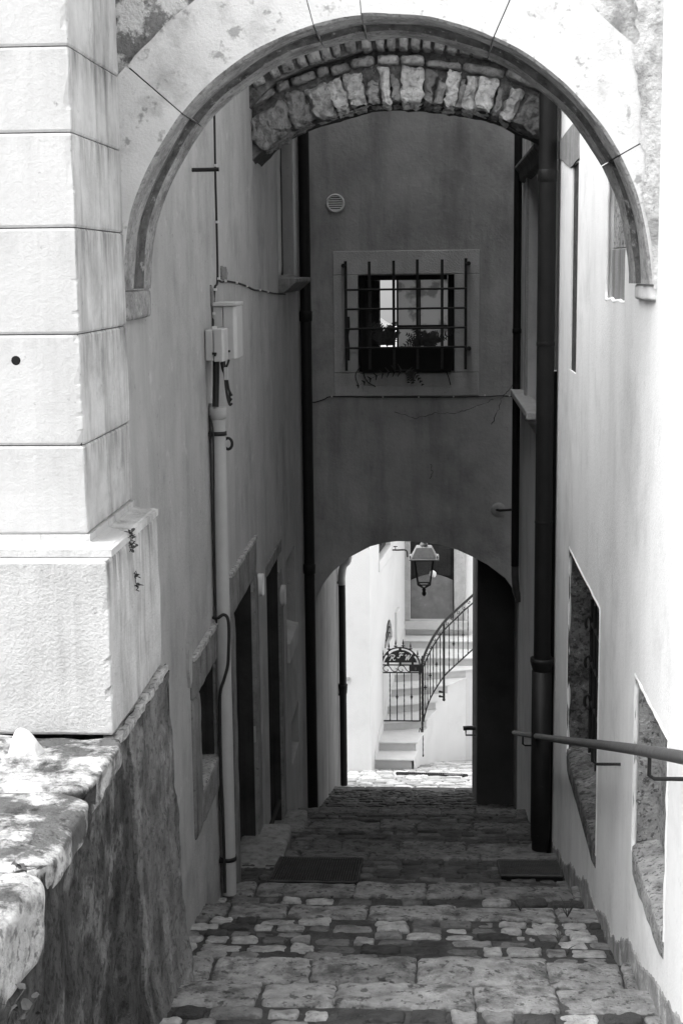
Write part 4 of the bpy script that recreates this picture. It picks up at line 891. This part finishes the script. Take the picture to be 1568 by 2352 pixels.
# ------------------------------------------------------------------ courtyard
SH = thing('courtyard_house', 'grey side house past the passage with a black downpipe', 'house')
q = MB(); wall_x(q, -1.40, YB, 23, -9.6, -3.3, [], 1); shell(q, -1.40, -6, YB, 23, -9.6, -3.3); q.build('wall', 'plaster_court', SH, recalc=False)
q = MB(); q.prism([(-1.25, -3.32), (-6, -3.32), (-6, -2.3)], 1, YB-.1, 23.3); q.build('roof', 'roof_tile', SH)
t = thing('downpipe', 'black downpipe with a pale shiny elbow on the courtyard side house', 'drainpipe')
dx, dy = -1.33, 22.0; zt_ = at(770, 1340, dy).z; zb_ = at(781, 1803, dy).z
q = MB(); q.tube([(dx, dy, zb_), (dx, dy, zt_)], .055, 16); q.build('pipe', 'pipe_black', t)
q = MB(); q.tube(catmull([(dx, dy, zt_-.02), (dx, dy, zt_+.12), (dx+.03, dy, zt_+.28), (dx+.10, dy, zt_+.4), (dx+.10, dy, zt_+.9)], 5), .058, 16); q.build('elbow', 'lantern_metal', t)
zc = at(773, 1580, dy).z; q = MB(); q.lathe([(.055, zc-.1), (.062, zc-.08), (.072, zc+.03), (.072, zc+.06), (.056, zc+.06)], (dx, dy, 0), 16); q.build('socket', 'pipe_black', t)
for k, py_ in enumerate((1338, 1595)):
    z = at(765, py_, dy).z; q = MB(); q.tube([(-1.42, dy, z), (dx, dy, z)], .02, 6); q.build('clamp', 'iron', t)

# white houses
DH = thing('white_house', 'bright white house round the courtyard stair with a dark panelled door', 'house')
mA = at(780, 1776, 26.0); mC = Vector((at(852, 1770, 26.0).x, 26.0, 0))
dB = Vector((at(930, 1420, 31.0).x, 31.0, 0)); ZW0, ZW1 = -11.5, -4.3
wa = MB()
wa.quad((-6, 26.0, ZW0), (mC.x, 26.0, ZW0), (mC.x, 26.0, ZW1), (-6, 26.0, ZW1))
ndir = Vector((dB.x-mC.x, dB.y-mC.y, 0)); nl = ndir.length; ndir.normalize(); nn = Vector((ndir.y, -ndir.x, 0))
def onN(px, py):   # point of the slanted wall under a picture point
    d = ray(px, py); p0 = mC; t_ = nn.dot(Vector((p0.x, p0.y, 0)))/nn.dot(Vector((d.x, d.y, 0))); return d*t_
# slanted wall with an arched niche window and an upper window
def sN(p_): return (Vector((p_.x, p_.y, 0))-mC).dot(ndir)
def crp(cx, cy): return (688.8+cx*.2807, 1205.4+cy*.2807)
u0, u1 = sN(onN(*crp(645, 220))), sN(onN(*crp(740, 220))); w0, w1 = onN(*crp(640, 300)).z, onN(*crp(700, 120)).z+.3
v0, v1 = sN(onN(*crp(690, 960))), sN(onN(*crp(758, 960))); q0, q1 = onN(*crp(690, 1040)).z, onN(*crp(720, 785)).z
hol = [(u0, u1, w0, w1), (v0, v1, q0, q1)]
ss_ = sorted({0, nl} | {h[0] for h in hol} | {h[1] for h in hol}); zz_ = sorted({ZW0, ZW1} | {h[2] for h in hol} | {h[3] for h in hol})
def NP(s_, z, dpt=0): return mC+ndir*s_-nn*dpt+Vector((0, 0, z))
for a, b in zip(ss_, ss_[1:]):
    for c, d in zip(zz_, zz_[1:]):
        if any(h[0] < (a+b)/2 < h[1] and h[2] < (c+d)/2 < h[3] for h in hol): continue
        wa.quad(NP(a, c), NP(b, c), NP(b, d), NP(a, d))
for h in hol:
    for (a, c), (b, d) in (((h[0], h[2]), (h[1], h[2])), ((h[1], h[2]), (h[1], h[3])), ((h[1], h[3]), (h[0], h[3])), ((h[0], h[3]), (h[0], h[2]))): wa.quad(NP(a, c), NP(a, c, .15), NP(b, d, .15), NP(b, d))
rA = at(942, 1300, 31.0); rB = at(1042, 1300, 31.0); dz0 = at(990, 1424, 31.0).z; XE = 6
wa.quad((dB.x, 31, ZW0), (rA.x, 31, ZW0), (rA.x, 31, ZW1), (dB.x, 31, ZW1)); wa.quad((rB.x, 31, ZW0), (XE, 31, ZW0), (XE, 31, ZW1), (rB.x, 31, ZW1)); wa.quad((rA.x, 31, ZW0), (rB.x, 31, ZW0), (rB.x, 31, dz0), (rA.x, 31, dz0)); wa.quad((rA.x, 31, dz0+2.3), (rB.x, 31, dz0+2.3), (rB.x, 31, ZW1), (rA.x, 31, ZW1))
wa.quad((-6, 26, ZW1), (mC.x, 26, ZW1), (dB.x, 31, ZW1), (-6, 36, ZW1)); wa.quad((dB.x, 31, ZW1), (XE, 31, ZW1), (XE, 36, ZW1), (-6, 36, ZW1)); wa.quad((XE, 31, ZW0), (XE, 36, ZW0), (XE, 36, ZW1), (XE, 31, ZW1)); wa.quad((-6, 36, ZW0), (XE, 36, ZW0), (XE, 36, ZW1), (-6, 36, ZW1))
wa.build('wall', 'plaster_white', DH, recalc=False)
q = MB(); q.prism([(30.9, ZW1+.01), (36, ZW1+.01), (36, ZW1+1.2)], 0, -.4, XE); q.build('roof', 'roof_tile', DH)
FH = thing('far_house', 'distant pale gabled house glimpsed through the barred window', 'house')
q = MB(); q.box(-7, 3.5, 46, 52, -14, -1.9); q.build('wall', 'plaster_white', FH); q = MB(); q.prism([(-7.3, -1.89), (-1.3, -1.89), (-3.4, -.55)], 1, 45.6, 52.3); q.build('roof', 'roof_tile', FH)
# upper shuttered window and niche window of the slanted wall
sh_ = MB(); sh_.hexa([NP(u0, w0, .1), NP(u1, w0, .1), NP(u1, w0, .14), NP(u0, w0, .14), NP(u0, w1, .1), NP(u1, w1, .1), NP(u1, w1, .14), NP(u0, w1, .14)])
for k in range(2):
    a, b = lerp(u0, u1, .08+.48*k), lerp(u0, u1, .44+.48*k); sh_.hexa([NP(a, w0+.12, .085), NP(b, w0+.12, .085), NP(b, w0+.12, .1), NP(a, w0+.12, .1), NP(a, w1-.1, .085), NP(b, w1-.1, .085), NP(b, w1-.1, .1), NP(a, w1-.1, .1)])
sh_.build('shutter', 'shutter', DH)
q = MB(); q.stone([NP(u0-.06, w0-.22, -.03), NP(u1+.05, w0-.22, -.03), NP(u1+.05, w0-.22, .1), NP(u0-.06, w0-.22, .1), NP(u0-.06, w0, -.03), NP(u1+.05, w0, -.03), NP(u1+.05, w0, .1), NP(u0-.06, w0, .1)], n=8, p=12, amp=.01, seed=3); q.build('window_sill', 'plaster_white', DH)
q = MB(); q.quad(NP(v0, q0, .12), NP(v1, q0, .12), NP(v1, q1, .12), NP(v0, q1, .12)); q.build('niche_window', 'metal_panel', DH)
q = MB()   # spandrel pieces that round the head of the niche
for s_ in (0, 1):
    e = v0 if s_ == 0 else v1; mid = (v0+v1)/2; r = (v1-v0)/2; pts = [(e, q1+.002)]
    for k in range(9):
        a = math.pi/2*k/8; pts.append((mid+(e-mid)*math.sin(a), q1-r*1.2+r*1.2*math.cos(a)))
    vs = [NP(a, b, .002) for a, b in pts]+[NP(a, b, .13) for a, b in pts]; n = len(pts)
    q.add(vs, [tuple(range(n)), tuple(range(2*n-1, n-1, -1))]+[(i, (i+1) % n, n+(i+1) % n, n+i) for i in range(n)])
q.build('niche_head', 'plaster_white', DH)
q = MB()
for k in range(3):
    z = lerp(q0, q1, .25+.24*k); q.tube([NP(v0-.01, z-.05, .03), NP(lerp(v0, v1, .5), z, .03), NP(lerp(v0, v1, .7), z+.06, .03), NP(lerp(v0, v1, .85), z, .03)], .012, 6)
q.tube([NP(lerp(v0, v1, .25), q0, .03), NP(lerp(v0, v1, .25), q1-.05, .03)], .014, 6); q.build('niche_grille', 'iron', DH)
q = MB(); e0, e1 = sN(onN(*crp(775, 830))), sN(onN(*crp(800, 830))); z0, z1 = onN(*crp(790, 945)).z, onN(*crp(790, 690)).z
q.hexa([NP(e0, z0, -.05), NP(e1, z0, -.05), NP(e1, z0, .02), NP(e0, z0, .02), NP(e0, z1, -.05), NP(e1, z1, -.05), NP(e1, z1, .02), NP(e0, z1, .02)]); q.build('pilaster_strip', 'plaster_white', DH, bevel=.01)
# door
q = MB(); dy = 31.12; q.box(rA.x, rB.x, dy, dy+.05, dz0, dz0+2.3)
wd = rB.x-rA.x
for k in range(2):
    for z0, z1 in ((.95, 1.55), (1.65, 2.2)): q.box(rA.x+.07+k*wd*.5, rA.x+wd*.43+k*wd*.5, dy-.02, dy, dz0+z0, dz0+z1)
dr = q.build('door', 'wood_dark', DH)
q = MB(); pp = [(rA.x+.01, dz0+.02), (rB.x-.02, dz0-.0+.02), (rB.x-.02, dz0+.86)]+[(lerp(rB.x-.02, rA.x+.01, k/10), dz0+.86+.13*math.sin(math.pi*k/10)) for k in range(1, 10)]+[(rA.x+.01, dz0+.86)]
q.prism(pp, 1, dy-.09, dy-.06); q.build('flood_panel', 'metal_panel', dr)
q = MB(); q.bstone(rA.x-.15, rA.x-.003, 30.94, 31.1, dz0, dz0+2.4, n=10, p=14, amp=.006, seed=2); q.bstone(rB.x+.003, rB.x+.24, 30.94, 31.1, dz0, dz0+2.4, n=10, p=14, amp=.006, seed=3); q.build('door_jamb', 'door_stone', DH)
q = MB(); q.box(rA.x-.16, rB.x+.3, 30.85, 31.05, dz0-.18, dz0-.003); q.build('threshold', 'marble_riser', DH, bevel=.01)
q = MB(); a = at(*crp(1085, 395), 30.6); q.stone([Vector(c)+a for c in bx(-.07, .07, -.05, .05, -.08, .06)], n=8, p=2.3, amp=.03, fr=9, seed=4); tag(q.build('hanging_sack', 'plate'), 'small white bundle hanging at the panelled door behind the lantern', 'bundle')
# tap
T_ = thing('wall_tap', 'black tap on the white wall left of the hanging lantern', 'tap'); a = onN(*crp(755, 206)); b = onN(*crp(805, 206)); tp = a+nn*.0
q = MB(); q.tube(catmull([a, a+nn*.1, a+nn*.22+Vector((.05, 0, 0)), a+nn*.24+Vector((.06, 0, -.1)), a+nn*.24+Vector((.06, 0, -.14))], 4), .016, 8); q.build('spout', 'iron', T_)
q = MB(); q.tube([a+nn*.06, a+nn*.06+Vector((0, 0, .07))], .008, 6); q.tube([a+nn*.06+Vector((-.04, 0, .07)), a+nn*.06+Vector((.04, 0, .07))], .01, 6); q.build('lever', 'iron', T_)
q = MB(); a = at(*crp(345, 1245), 25.99); b = at(*crp(405, 1275), 25.99); q.box(a.x, b.x, 25.975, 25.997, b.z, a.z); NPl = q.build('name_plate', 'box_shade'); tag(NPl, 'small grey name plate on the white courtyard wall', 'plate')
# stair
SR = thing('staircase', 'white marble staircase fanning up to the panelled door', 'staircase')
leftpx = [(635, 1915), (650, 1775), (672, 1618), (693, 1480), (715, 1342), (735, 1222), (790, 1082), (825, 942)]
rightpx = [(930, 1920), (962, 1778), (1045, 1590), (1122, 1442), (1218, 1308), (1368, 1182), (1640, 1090), (1900, 960)]
RS = .178; Ls, Rs = [], []
for k in range(8):
    z = FOOT_Z+RS*(k+1); Ls.append(onz(*crp(*leftpx[k]), z)); Rs.append(onz(*crp(*rightpx[k]), z))
bkL, bkR = Vector((dB.x-.3, 30.95, 0)), Vector((1.9, 30.95, 0))
for k in range(8):
    z1 = FOOT_Z+RS*(k+1); z0 = z1-RS
    # left edge runs into the slanted wall
    l_ = Ls[k]; s_ = sN(l_); lw_ = NP(s_, 0, .05)
    nx_ = NP(sN(Ls[k+1]), 0, .05) if k < 7 else Vector((dB.x-.1, 30.95, 0)); nr = Rs[k+1] if k < 7 else bkR
    ly2 = Ls[k+1].y if k < 7 else 30.95
    poly = [(lw_.x, l_.y), (Rs[k].x, Rs[k].y), (nr.x, nr.y+.06), (nx_.x, ly2+.06)]
    ins = [(lw_.x, l_.y+.03), (Rs[k].x-.04, Rs[k].y+.03), (nr.x-.04, nr.y+.12), (nx_.x, ly2+.12)]
    q = MB(); q.prism(ins, 2, FOOT_Z-.1, z1-.035); q.build('riser', 'marble_riser', SR)
    q = MB(); q.prism(poly, 2, z1-.034, z1); q.build('tread', 'marble', SR, bevel=.01)
# plastered outer stringer below the treads
sg_ = MB(); R_ = [Vector((Rs[0].x-.0, Rs[0].y+.03, 0))]+[Vector((p_.x-.035, p_.y+.03, 0)) for p_ in Rs[1:]]+[Vector((1.9, 31, 0))]
for k in range(8):
    a, b = R_[k], R_[k+1]; zt = FOOT_Z+RS*(k+1)-.036
    sg_.quad((a.x, a.y, FOOT_Z-1.6), (b.x, b.y, FOOT_Z-1.6), (b.x, b.y, zt), (a.x, a.y, zt))
sg_.build('stringer_wall', 'plaster_white', SR)
sk = MB()   # skirting along the slanted wall
for k in range(8):
    s_ = sN(Ls[k]); s2 = sN(Ls[k+1]) if k < 7 else nl; z1 = FOOT_Z+RS*(k+1)
    sk.hexa([NP(s_, z1-.1, -.012), NP(s2, z1-.1, -.012), NP(s2, z1-.1, .02), NP(s_, z1-.1, .02), NP(s_, z1+.14, -.012), NP(s2, z1+.14+RS, -.012), NP(s2, z1+.14+RS, .02), NP(s_, z1+.14, .02)])
sk.build('skirting', 'marble', SR)
# gate
GA = thing('iron_gate', 'black iron garden gate with arched lettered top and spearheads across the stair', 'gate'); gy = Ls[2].y+.03
def gp(cx, cy, y=None): return at(1450*.5742+cx*.1648, 2350*.5742+cy*.1648, y or gy)     # from the close view of the gate
X = lambda cx: gp(cx, 1500).x
Zg = lambda cy: gp(530, cy).z
q = MB(); hw = .016
q.box(X(258)+.0, X(282), gy-hw, gy+hw, Zg(1862), Zg(1075)); q.box(X(785), X(808), gy-hw, gy+hw, Zg(1862), Zg(1075))
for cy in (1858, 1186, 1080): q.box(X(282)+.001, X(785)-.001, gy-hw*.8, gy+hw*.8, Zg(cy+7), Zg(cy-7))
arc = catmull([gp(a, b) for a, b in ((268, 1075), (278, 1015), (320, 930), (380, 872), (450, 845), (525, 838), (600, 848), (670, 878), (735, 940), (780, 1010), (795, 1075))], 4); q.tube(arc, .014, 8); q.build('frame', 'iron', GA)
for cx in (380, 478, 578, 680):
    q = MB(); tw = cx in (380, 578); x = X(cx)
    q.tube([(x, gy, lerp(Zg(1855), Zg(1190), k/30)) for k in range(31)], .011 if tw else .010, 4 if tw else 8, twist=.5 if tw else 0, smooth=not tw)
    if not tw: q.lathe([(.008, -.05), (.018, -.04), (.012, -.025), (.026, -.008), (.026, .008), (.012, .025), (.018, .04), (.008, .05)], (x, gy, Zg(1524)), 10)
    q.build('bar', 'iron', GA)
def spear(x, z, s=1.):
    q = MB(); q.lathe([(.009, 0), (.012, .02*s), (.024, .03*s), (.012, .045*s), (.007, .055*s), (.018, .085*s), (.014, .105*s), (.002, .17*s)], (x, gy, z), 8)
    for d in (-1, 1): q.tube([(x, gy, z+.03*s), (x+d*.025, gy, z+.045*s), (x+d*.034, gy, z+.03*s)], .007, 5)
    q.build('spearhead', 'iron', GA)
for cx, cy in ((282, 990), (368, 885), (462, 845), (565, 840), (668, 880), (765, 990)): spear(X(cx), Zg(cy))
q = MB(); pp = [gp(a, b) for a, b in ((298, 1045), (315, 1000), (360, 938), (420, 895), (480, 875), (530, 869), (590, 878), (650, 905), (705, 950), (742, 1010), (755, 1045))]; q.prism([(p_.x, p_.z) for p_ in pp], 1, gy-.006, gy+.006)
for cx, cy in ((355, 1060), (525, 1060), (695, 1060)): q.box(X(cx)-.022, X(cx)+.022, gy-.005, gy+.005, Zg(1078), Zg(1040))
for cx, cy in ((520, 855), (345, 925), (712, 940)): c_ = gp(cx, cy); q.box(c_.x-.025, c_.x+.025, gy-.005, gy+.005, c_.z-.03, c_.z+.03)
pl_ = q.build('name_panel', 'iron', GA)
def script(ch, cx, cy, h):
    # italic letter drawn as pen strokes with a swash
    S = {'R': [[(.25, .95), (.2, .5), (.05, .0), (-.1, .05)], [(-.2, .7), (-.05, 1.0), (.4, 1.05), (.75, .9), (.65, .6), (.25, .5), (.5, .35), (.65, .05), (.85, 0), (1.0, .15)]],
         'F': [[(.45, .9), (.35, .5), (.2, .05), (-.05, -.02), (-.15, .15)], [(.1, .75), (.2, .98), (.5, .92), (.8, .95), (.95, 1.05)], [(.1, .46), (.4, .52), (.75, .5), (.75, .6)]],
         'W': [[(-.15, .75), (.0, .95), (.15, .9), (.15, .5), (.1, .0), (.35, .5), (.6, .95), (.55, .5), (.5, .0), (.8, .5), (1.05, 1.0)]]}[ch]
    q = MB(); c_ = gp(cx, cy)
    for st_ in S:
        pts = catmull([(c_.x+(a-.4)*h+b*.12*h, gy-.012, c_.z+(b-.5)*h) for a, b in st_], 5); n_ = len(pts); q.tube(pts, [h*(.05+.05*math.sin(math.pi*k/(n_-1))) for k in range(n_)], 6)
    q.build('letter', 'letter', pl_)
script('R', 408, 976, .105); script('F', 522, 940, .105); script('W', 622, 972, .105)
def scroll(c, r, turns, a0, d, th, par, nm='scroll'):
    q = MB(); pts = []
    n_ = 22
    for k in range(n_+1):
        t = k/n_; a = a0+d*turns*2*math.pi*t; rr = r*(1-.8*t); pts.append((c[0]+rr*math.cos(a), gy, c[2]+rr*math.sin(a)))
    q.tube(pts, th, 6); q.build(nm, 'iron', par); return pts[0]
def scurve(P_, y, th, par, nm='scroll'):
    q = MB(); q.tube(catmull([gp(a, b, y) for a, b in P_], 5), th, 6); return q.build(nm, 'iron', par)
for o_ in (0, 205):
    scurve([(345+o_, 1140), (352+o_, 1160), (325+o_, 1172), (295+o_, 1150), (288+o_, 1115), (318+o_, 1090), (365+o_, 1095), (395+o_, 1135), (430+o_, 1170), (475+o_, 1165), (485+o_, 1140), (460+o_, 1132)], gy, .008, GA)
q = MB(); q.box(X(648), X(790), gy-.02, gy+.02, Zg(1168), Zg(1085)); lk = q.build('lock_plate', 'iron', GA); c_ = gp(735, 1128); q = MB(); q.lathe([(.006, -.03), (.02, -.02), (.012, 0), (.018, .015), (.004, .03)], (c_.x, gy-.026, c_.z), 8); q.build('emblem', 'rail', lk)
for cy in (1225, 1770):
    z = Zg(cy); x = X(250)-.03; q = MB(); q.tube([(x, gy, z-.06), (x, gy, z+.06)], .014, 8); q.tube([(x-.04, gy, z-.02), (X(262), gy, z-.02)], .01, 6); q.build('hinge', 'iron', GA)
# curved stair railing
RL = thing('stair_railing', 'curved black iron railing with scrolls and twisted balusters up the white staircase', 'railing')
def dpt(cx): return lerp(gy, gy+.45, min(1, max(0, (cx-820)/110))) if cx < 930 else lerp(gy+.45, 29.15, (cx-930)/(1480-930))
ext = [(1480, 155), (1620, 20), (1760, -110)]
top = [(795, 1210), (800, 1170), (815, 1110), (832, 1040), (862, 940), (905, 840), (960, 730), (1030, 620), (1125, 490), (1240, 372), (1360, 262), (1480, 155), (1600, 45)]
mid = [(832, 1150), (862, 1060), (905, 965), (960, 850), (1010, 770), (1080, 665), (1170, 555), (1290, 440), (1390, 340), (1480, 262), (1600, 160)]
bot = [(846, 1870), (862, 1790), (905, 1640), (960, 1510), (1030, 1390), (1130, 1240), (1240, 1130), (1370, 1010), (1480, 910), (1600, 800)]
for P_, r_, nm in ((top, .026, 'handrail'), (mid, .015, 'scroll_rail'), (bot, .015, 'foot_rail')):
    q = MB(); q.tube(catmull([gp(a, b, dpt(a)) for a, b in P_], 6), r_, 8); q.build(nm, 'iron', RL)
def interp(P_, cx):
    for a, b in zip(P_, P_[1:]):
        if a[0] <= cx <= b[0]: return lerp(a[1], b[1], (cx-a[0])/(b[0]-a[0]))
    return P_[-1][1]
for k, cx in enumerate((848, 874, 905, 940, 982, 1028, 1078, 1202, 1266, 1330, 1395, 1463)):
    y = dpt(cx); a, b = gp(cx, interp(bot, cx), y), gp(cx, interp(mid, cx), y); tw = k in (0, 2, 4, 6, 7, 9, 11)
    b = Vector((a.x, a.y, b.z)); q = MB(); q.tube([a.lerp(b, t/24) for t in range(25)], .011 if tw else .0095, 4 if tw else 8, twist=.5 if tw else 0, smooth=not tw)
    if not tw:
        c_ = a.lerp(b, .5); q.lathe([(.008, -.05), (.018, -.04), (.012, -.025), (.028, -.008), (.028, .008), (.012, .025), (.018, .04), (.008, .05)], c_, 10)
    q.build('baluster', 'iron', RL)
y = dpt(1130); q = MB(); a, b = gp(1130, 1560, y), gp(1130, 500, y); q.tube([a, (a.x, a.y, b.z)], .022, 8); q.lathe([(.004, -.04), (.028, -.02), (.028, .01), (.012, .03)], a, 10)
for cy in (1462, 1527): z = gp(1130, cy, y).z; q.tube([(a.x-.09, a.y+.06, z), (a.x, a.y, z)], [.026, .012], 8)
q.build('post', 'iron', RL)
y = gy-.06; q = MB(); a, b = gp(832, 2330, y), gp(818, 1040, y); q.tube([Vector((a.x, y, lerp(a.z, b.z, t/80))) for t in range(81)], .021, 4, twist=.35, smooth=False); q.lathe([(.004, -.05), (.028, -.03), (.028, 0), (.012, .02)], a, 10); q.lathe([(.012, 0), (.03, .03), (.03, .06), (.012, .08), (.02, .1), (.004, .13)], (a.x, y, b.z), 10)
for cy in (2205, 2290): z = gp(830, cy, y).z; q.tube([(a.x-.09, y+.05, z), (a.x, y, z)], [.024, .012], 8)
q.build('newel', 'iron', RL)
def rs(P_):
    q = MB(); q.tube(catmull([gp(a, b, dpt(a)) for a, b in P_], 4), .007, 6); q.build('scroll', 'iron', RL)
for (tx, ty) in ((845, 1040), (890, 930), (940, 830), (1000, 725), (1060, 640), (1175, 500), (1250, 430), (1330, 345), (1405, 285), (1475, 200)):
    rs([(tx-10, ty-38), (tx-16, ty+4), (tx-2, ty+24), (tx+14, ty+8), (tx+12, ty-10), (tx+4, ty-4)])
y = gy-.06; scurve([(800, 1955), (785, 2020), (790, 2090), (808, 2110), (815, 2060), (812, 1990), (800, 1955)], y, .008, RL); scurve([(790, 2105), (782, 2150), (800, 2170), (812, 2140)], y, .008, RL)
# lantern
LN = thing('street_lantern', 'four sided hanging street lantern with pale hood below the passage arch', 'lantern'); ly = 20.0
def lp(cx, cy): return at(*crp(cx, cy), ly)
lc = lp(1013, 300); lx = lc.x
def ring4(w, z, d=None): d = d or w; return [(lx-w, ly-d, z), (lx+w, ly-d, z), (lx+w, ly+d, z), (lx-w, ly+d, z)]
zA, zB, zC, zD, zE = lp(1013, 176).z, lp(1013, 258).z, lp(1013, 272).z, lp(1013, 482).z, lp(1013, 585).z
sc_ = lp(1013+100, 300).x-lx; W1, W2, W3, W4, W5 = .62*sc_, 1.02*sc_, 1.22*sc_, .78*sc_, .5*sc_
q = MB(); q.hexa(ring4(W2, zB)+ring4(W1, zA)); q.hexa(ring4(W3, zC)+ring4(W3*.98, zB-.004)); q.lathe([(.05, zA), (.055, zA+.03), (.04, zA+.05), (.045, zA+.1), (.03, zA+.12)], (lx, ly, 0), 16); q.build('hood', 'lantern_metal', LN, bevel=.006)
q = MB()
for sx, sy in ((-1, -1), (1, -1), (1, 1), (-1, 1)): q.tube([(lx+sx*W4, ly+sy*W4, zC), (lx+sx*W5, ly+sy*W5, zD)], .011, 6); q.tube([(lx+sx*W5, ly+sy*W5, zD), (lx, ly, zE+.11)], .010, 6)
for w_, z in ((W5, zD), (W4, zC-.012)):
    r_ = ring4(w_, z); [q.tube([r_[k], r_[(k+1) % 4]], .010, 6) for k in range(4)]
q.build('cage', 'iron', LN)
q = MB(); q.lathe([(.006, 0), (.028, .02), (.032, .05), (.02, .075), (.03, .09), (.022, .11), (.012, .13)], (lx, ly, zE), 12); q.build('finial', 'iron', LN)
q = MB(); a, b = ring4(W4*.97, zC-.015), ring4(W5*.97, zD+.012); [q.quad(b[k], b[(k+1) % 4], a[(k+1) % 4], a[k]) for k in range(4)]; q.build('glass_panes', 'lantern_glass', LN, recalc=False)
for sx in (-1, 1): q = MB(); q.lathe([(.008, 0), (.008, .02), (.012, .025), (.002, .045)], (lx+sx*W3*.9, ly-W3*.9, zB), 8); q.build('knob', 'iron', LN)
q = MB(); q.tube(catmull([(lx, ly, zA+.1), (lx, ly, zA+.35), (lx, ly-.1, zA+.55), (lx, ly-.4, zA+.62), (lx, YB, zA+.62)], 5), .018, 8); q.build('bracket_arm', 'iron', LN)
# gutter grates
def grate(name, c, label, bars, mt='iron', group='drain gratings'):
    t = thing(name, label, 'grating'); c = [Vector(q) for q in c]
    q = MB(); q.hexa([p_-Vector((0, 0, .08)) for p_ in c]+[p_-Vector((0, 0, .012)) for p_ in c]); q.build('pit', 'void', t)
    q = MB()
    for k in range(4): q.tube([c[k], c[(k+1) % 4]], .012, 4)
    q.build('rim', mt, t); q = MB()
    for k in range(1, bars): a, b = c[0].lerp(c[1], k/bars), c[3].lerp(c[2], k/bars); q.tube([a, b], .007, 4)
    q.build('slot_bars', mt, t); return t
gzz = lambda x, y: Vector((x, y, cz(y)+.012))
a, b = ong(0, 0), 0
p0, p1 = onz(*crp(790, 2020), cz(25.6)), onz(*crp(1365, 2055), cz(25.4))
grate('drain_grate', [gzz(p0.x, 25.25), gzz(p1.x, 25.0), gzz(p1.x, 25.25), gzz(p0.x, 25.55)], 'long slotted drain grating across the foot of the white stair', 34)
ti = [t_ for t_ in treads if t_[0] < 11.0 < t_[2]][0]
zt4 = lambda y: ti[1]+(ti[3]-ti[1])*(y-ti[0])/(ti[2]-ti[0])
def tz(x, y, o=.02): return Vector((x, y, zt4(y)+o))
for xa, xb, lab in ((-1.22, -.55, 'dark drain cover let into the left side of a cobbled tread'), (.55, 1.02, 'dark drain grating on a cobbled tread near the right wall')):
    grate('drain_cover', [tz(xa, ti[2]-(1.3 if xa < 0 else 1.0), .03), tz(xb, ti[2]-(1.3 if xa < 0 else 1.0), .03), tz(xb, ti[2]-.44, .03), tz(xa, ti[2]-.44, .03)], lab, 34, mt='cover_iron')
# grass tufts in the treads
def tuft(p_, label, n_=9, h=.11):
    q = MB()
    for _ in range(n_):
        a = random.uniform(0, 6.28); l = h*random.uniform(.5, 1.2); d = Vector((math.cos(a)*.5, math.sin(a)*.5, 1))*l
        q.tube([p_, p_+d*.6, p_+d+Vector((math.cos(a)*l*.3, 0, -.01))], [.003, .0025, .0008], 4)
    tag(q.build('grass_tuft', 'leaf'), label, 'grass', 'grass tufts between the cobbles')
tuft(ong(1302, 2106)+Vector((0, 0, .0)), 'largest grass tuft growing on the right of the cobbled tread', 12)
tuft(ong(1194, 2092), 'small grass tuft at the near edge of a step slab', 8, .09)
tuft(ong(1282, 2165), 'short grass tuft between pale cobbles on the right', 8, .07)
tuft(ong(1300, 2195), 'low grass sprig beside the slab edge on the right', 7, .06)
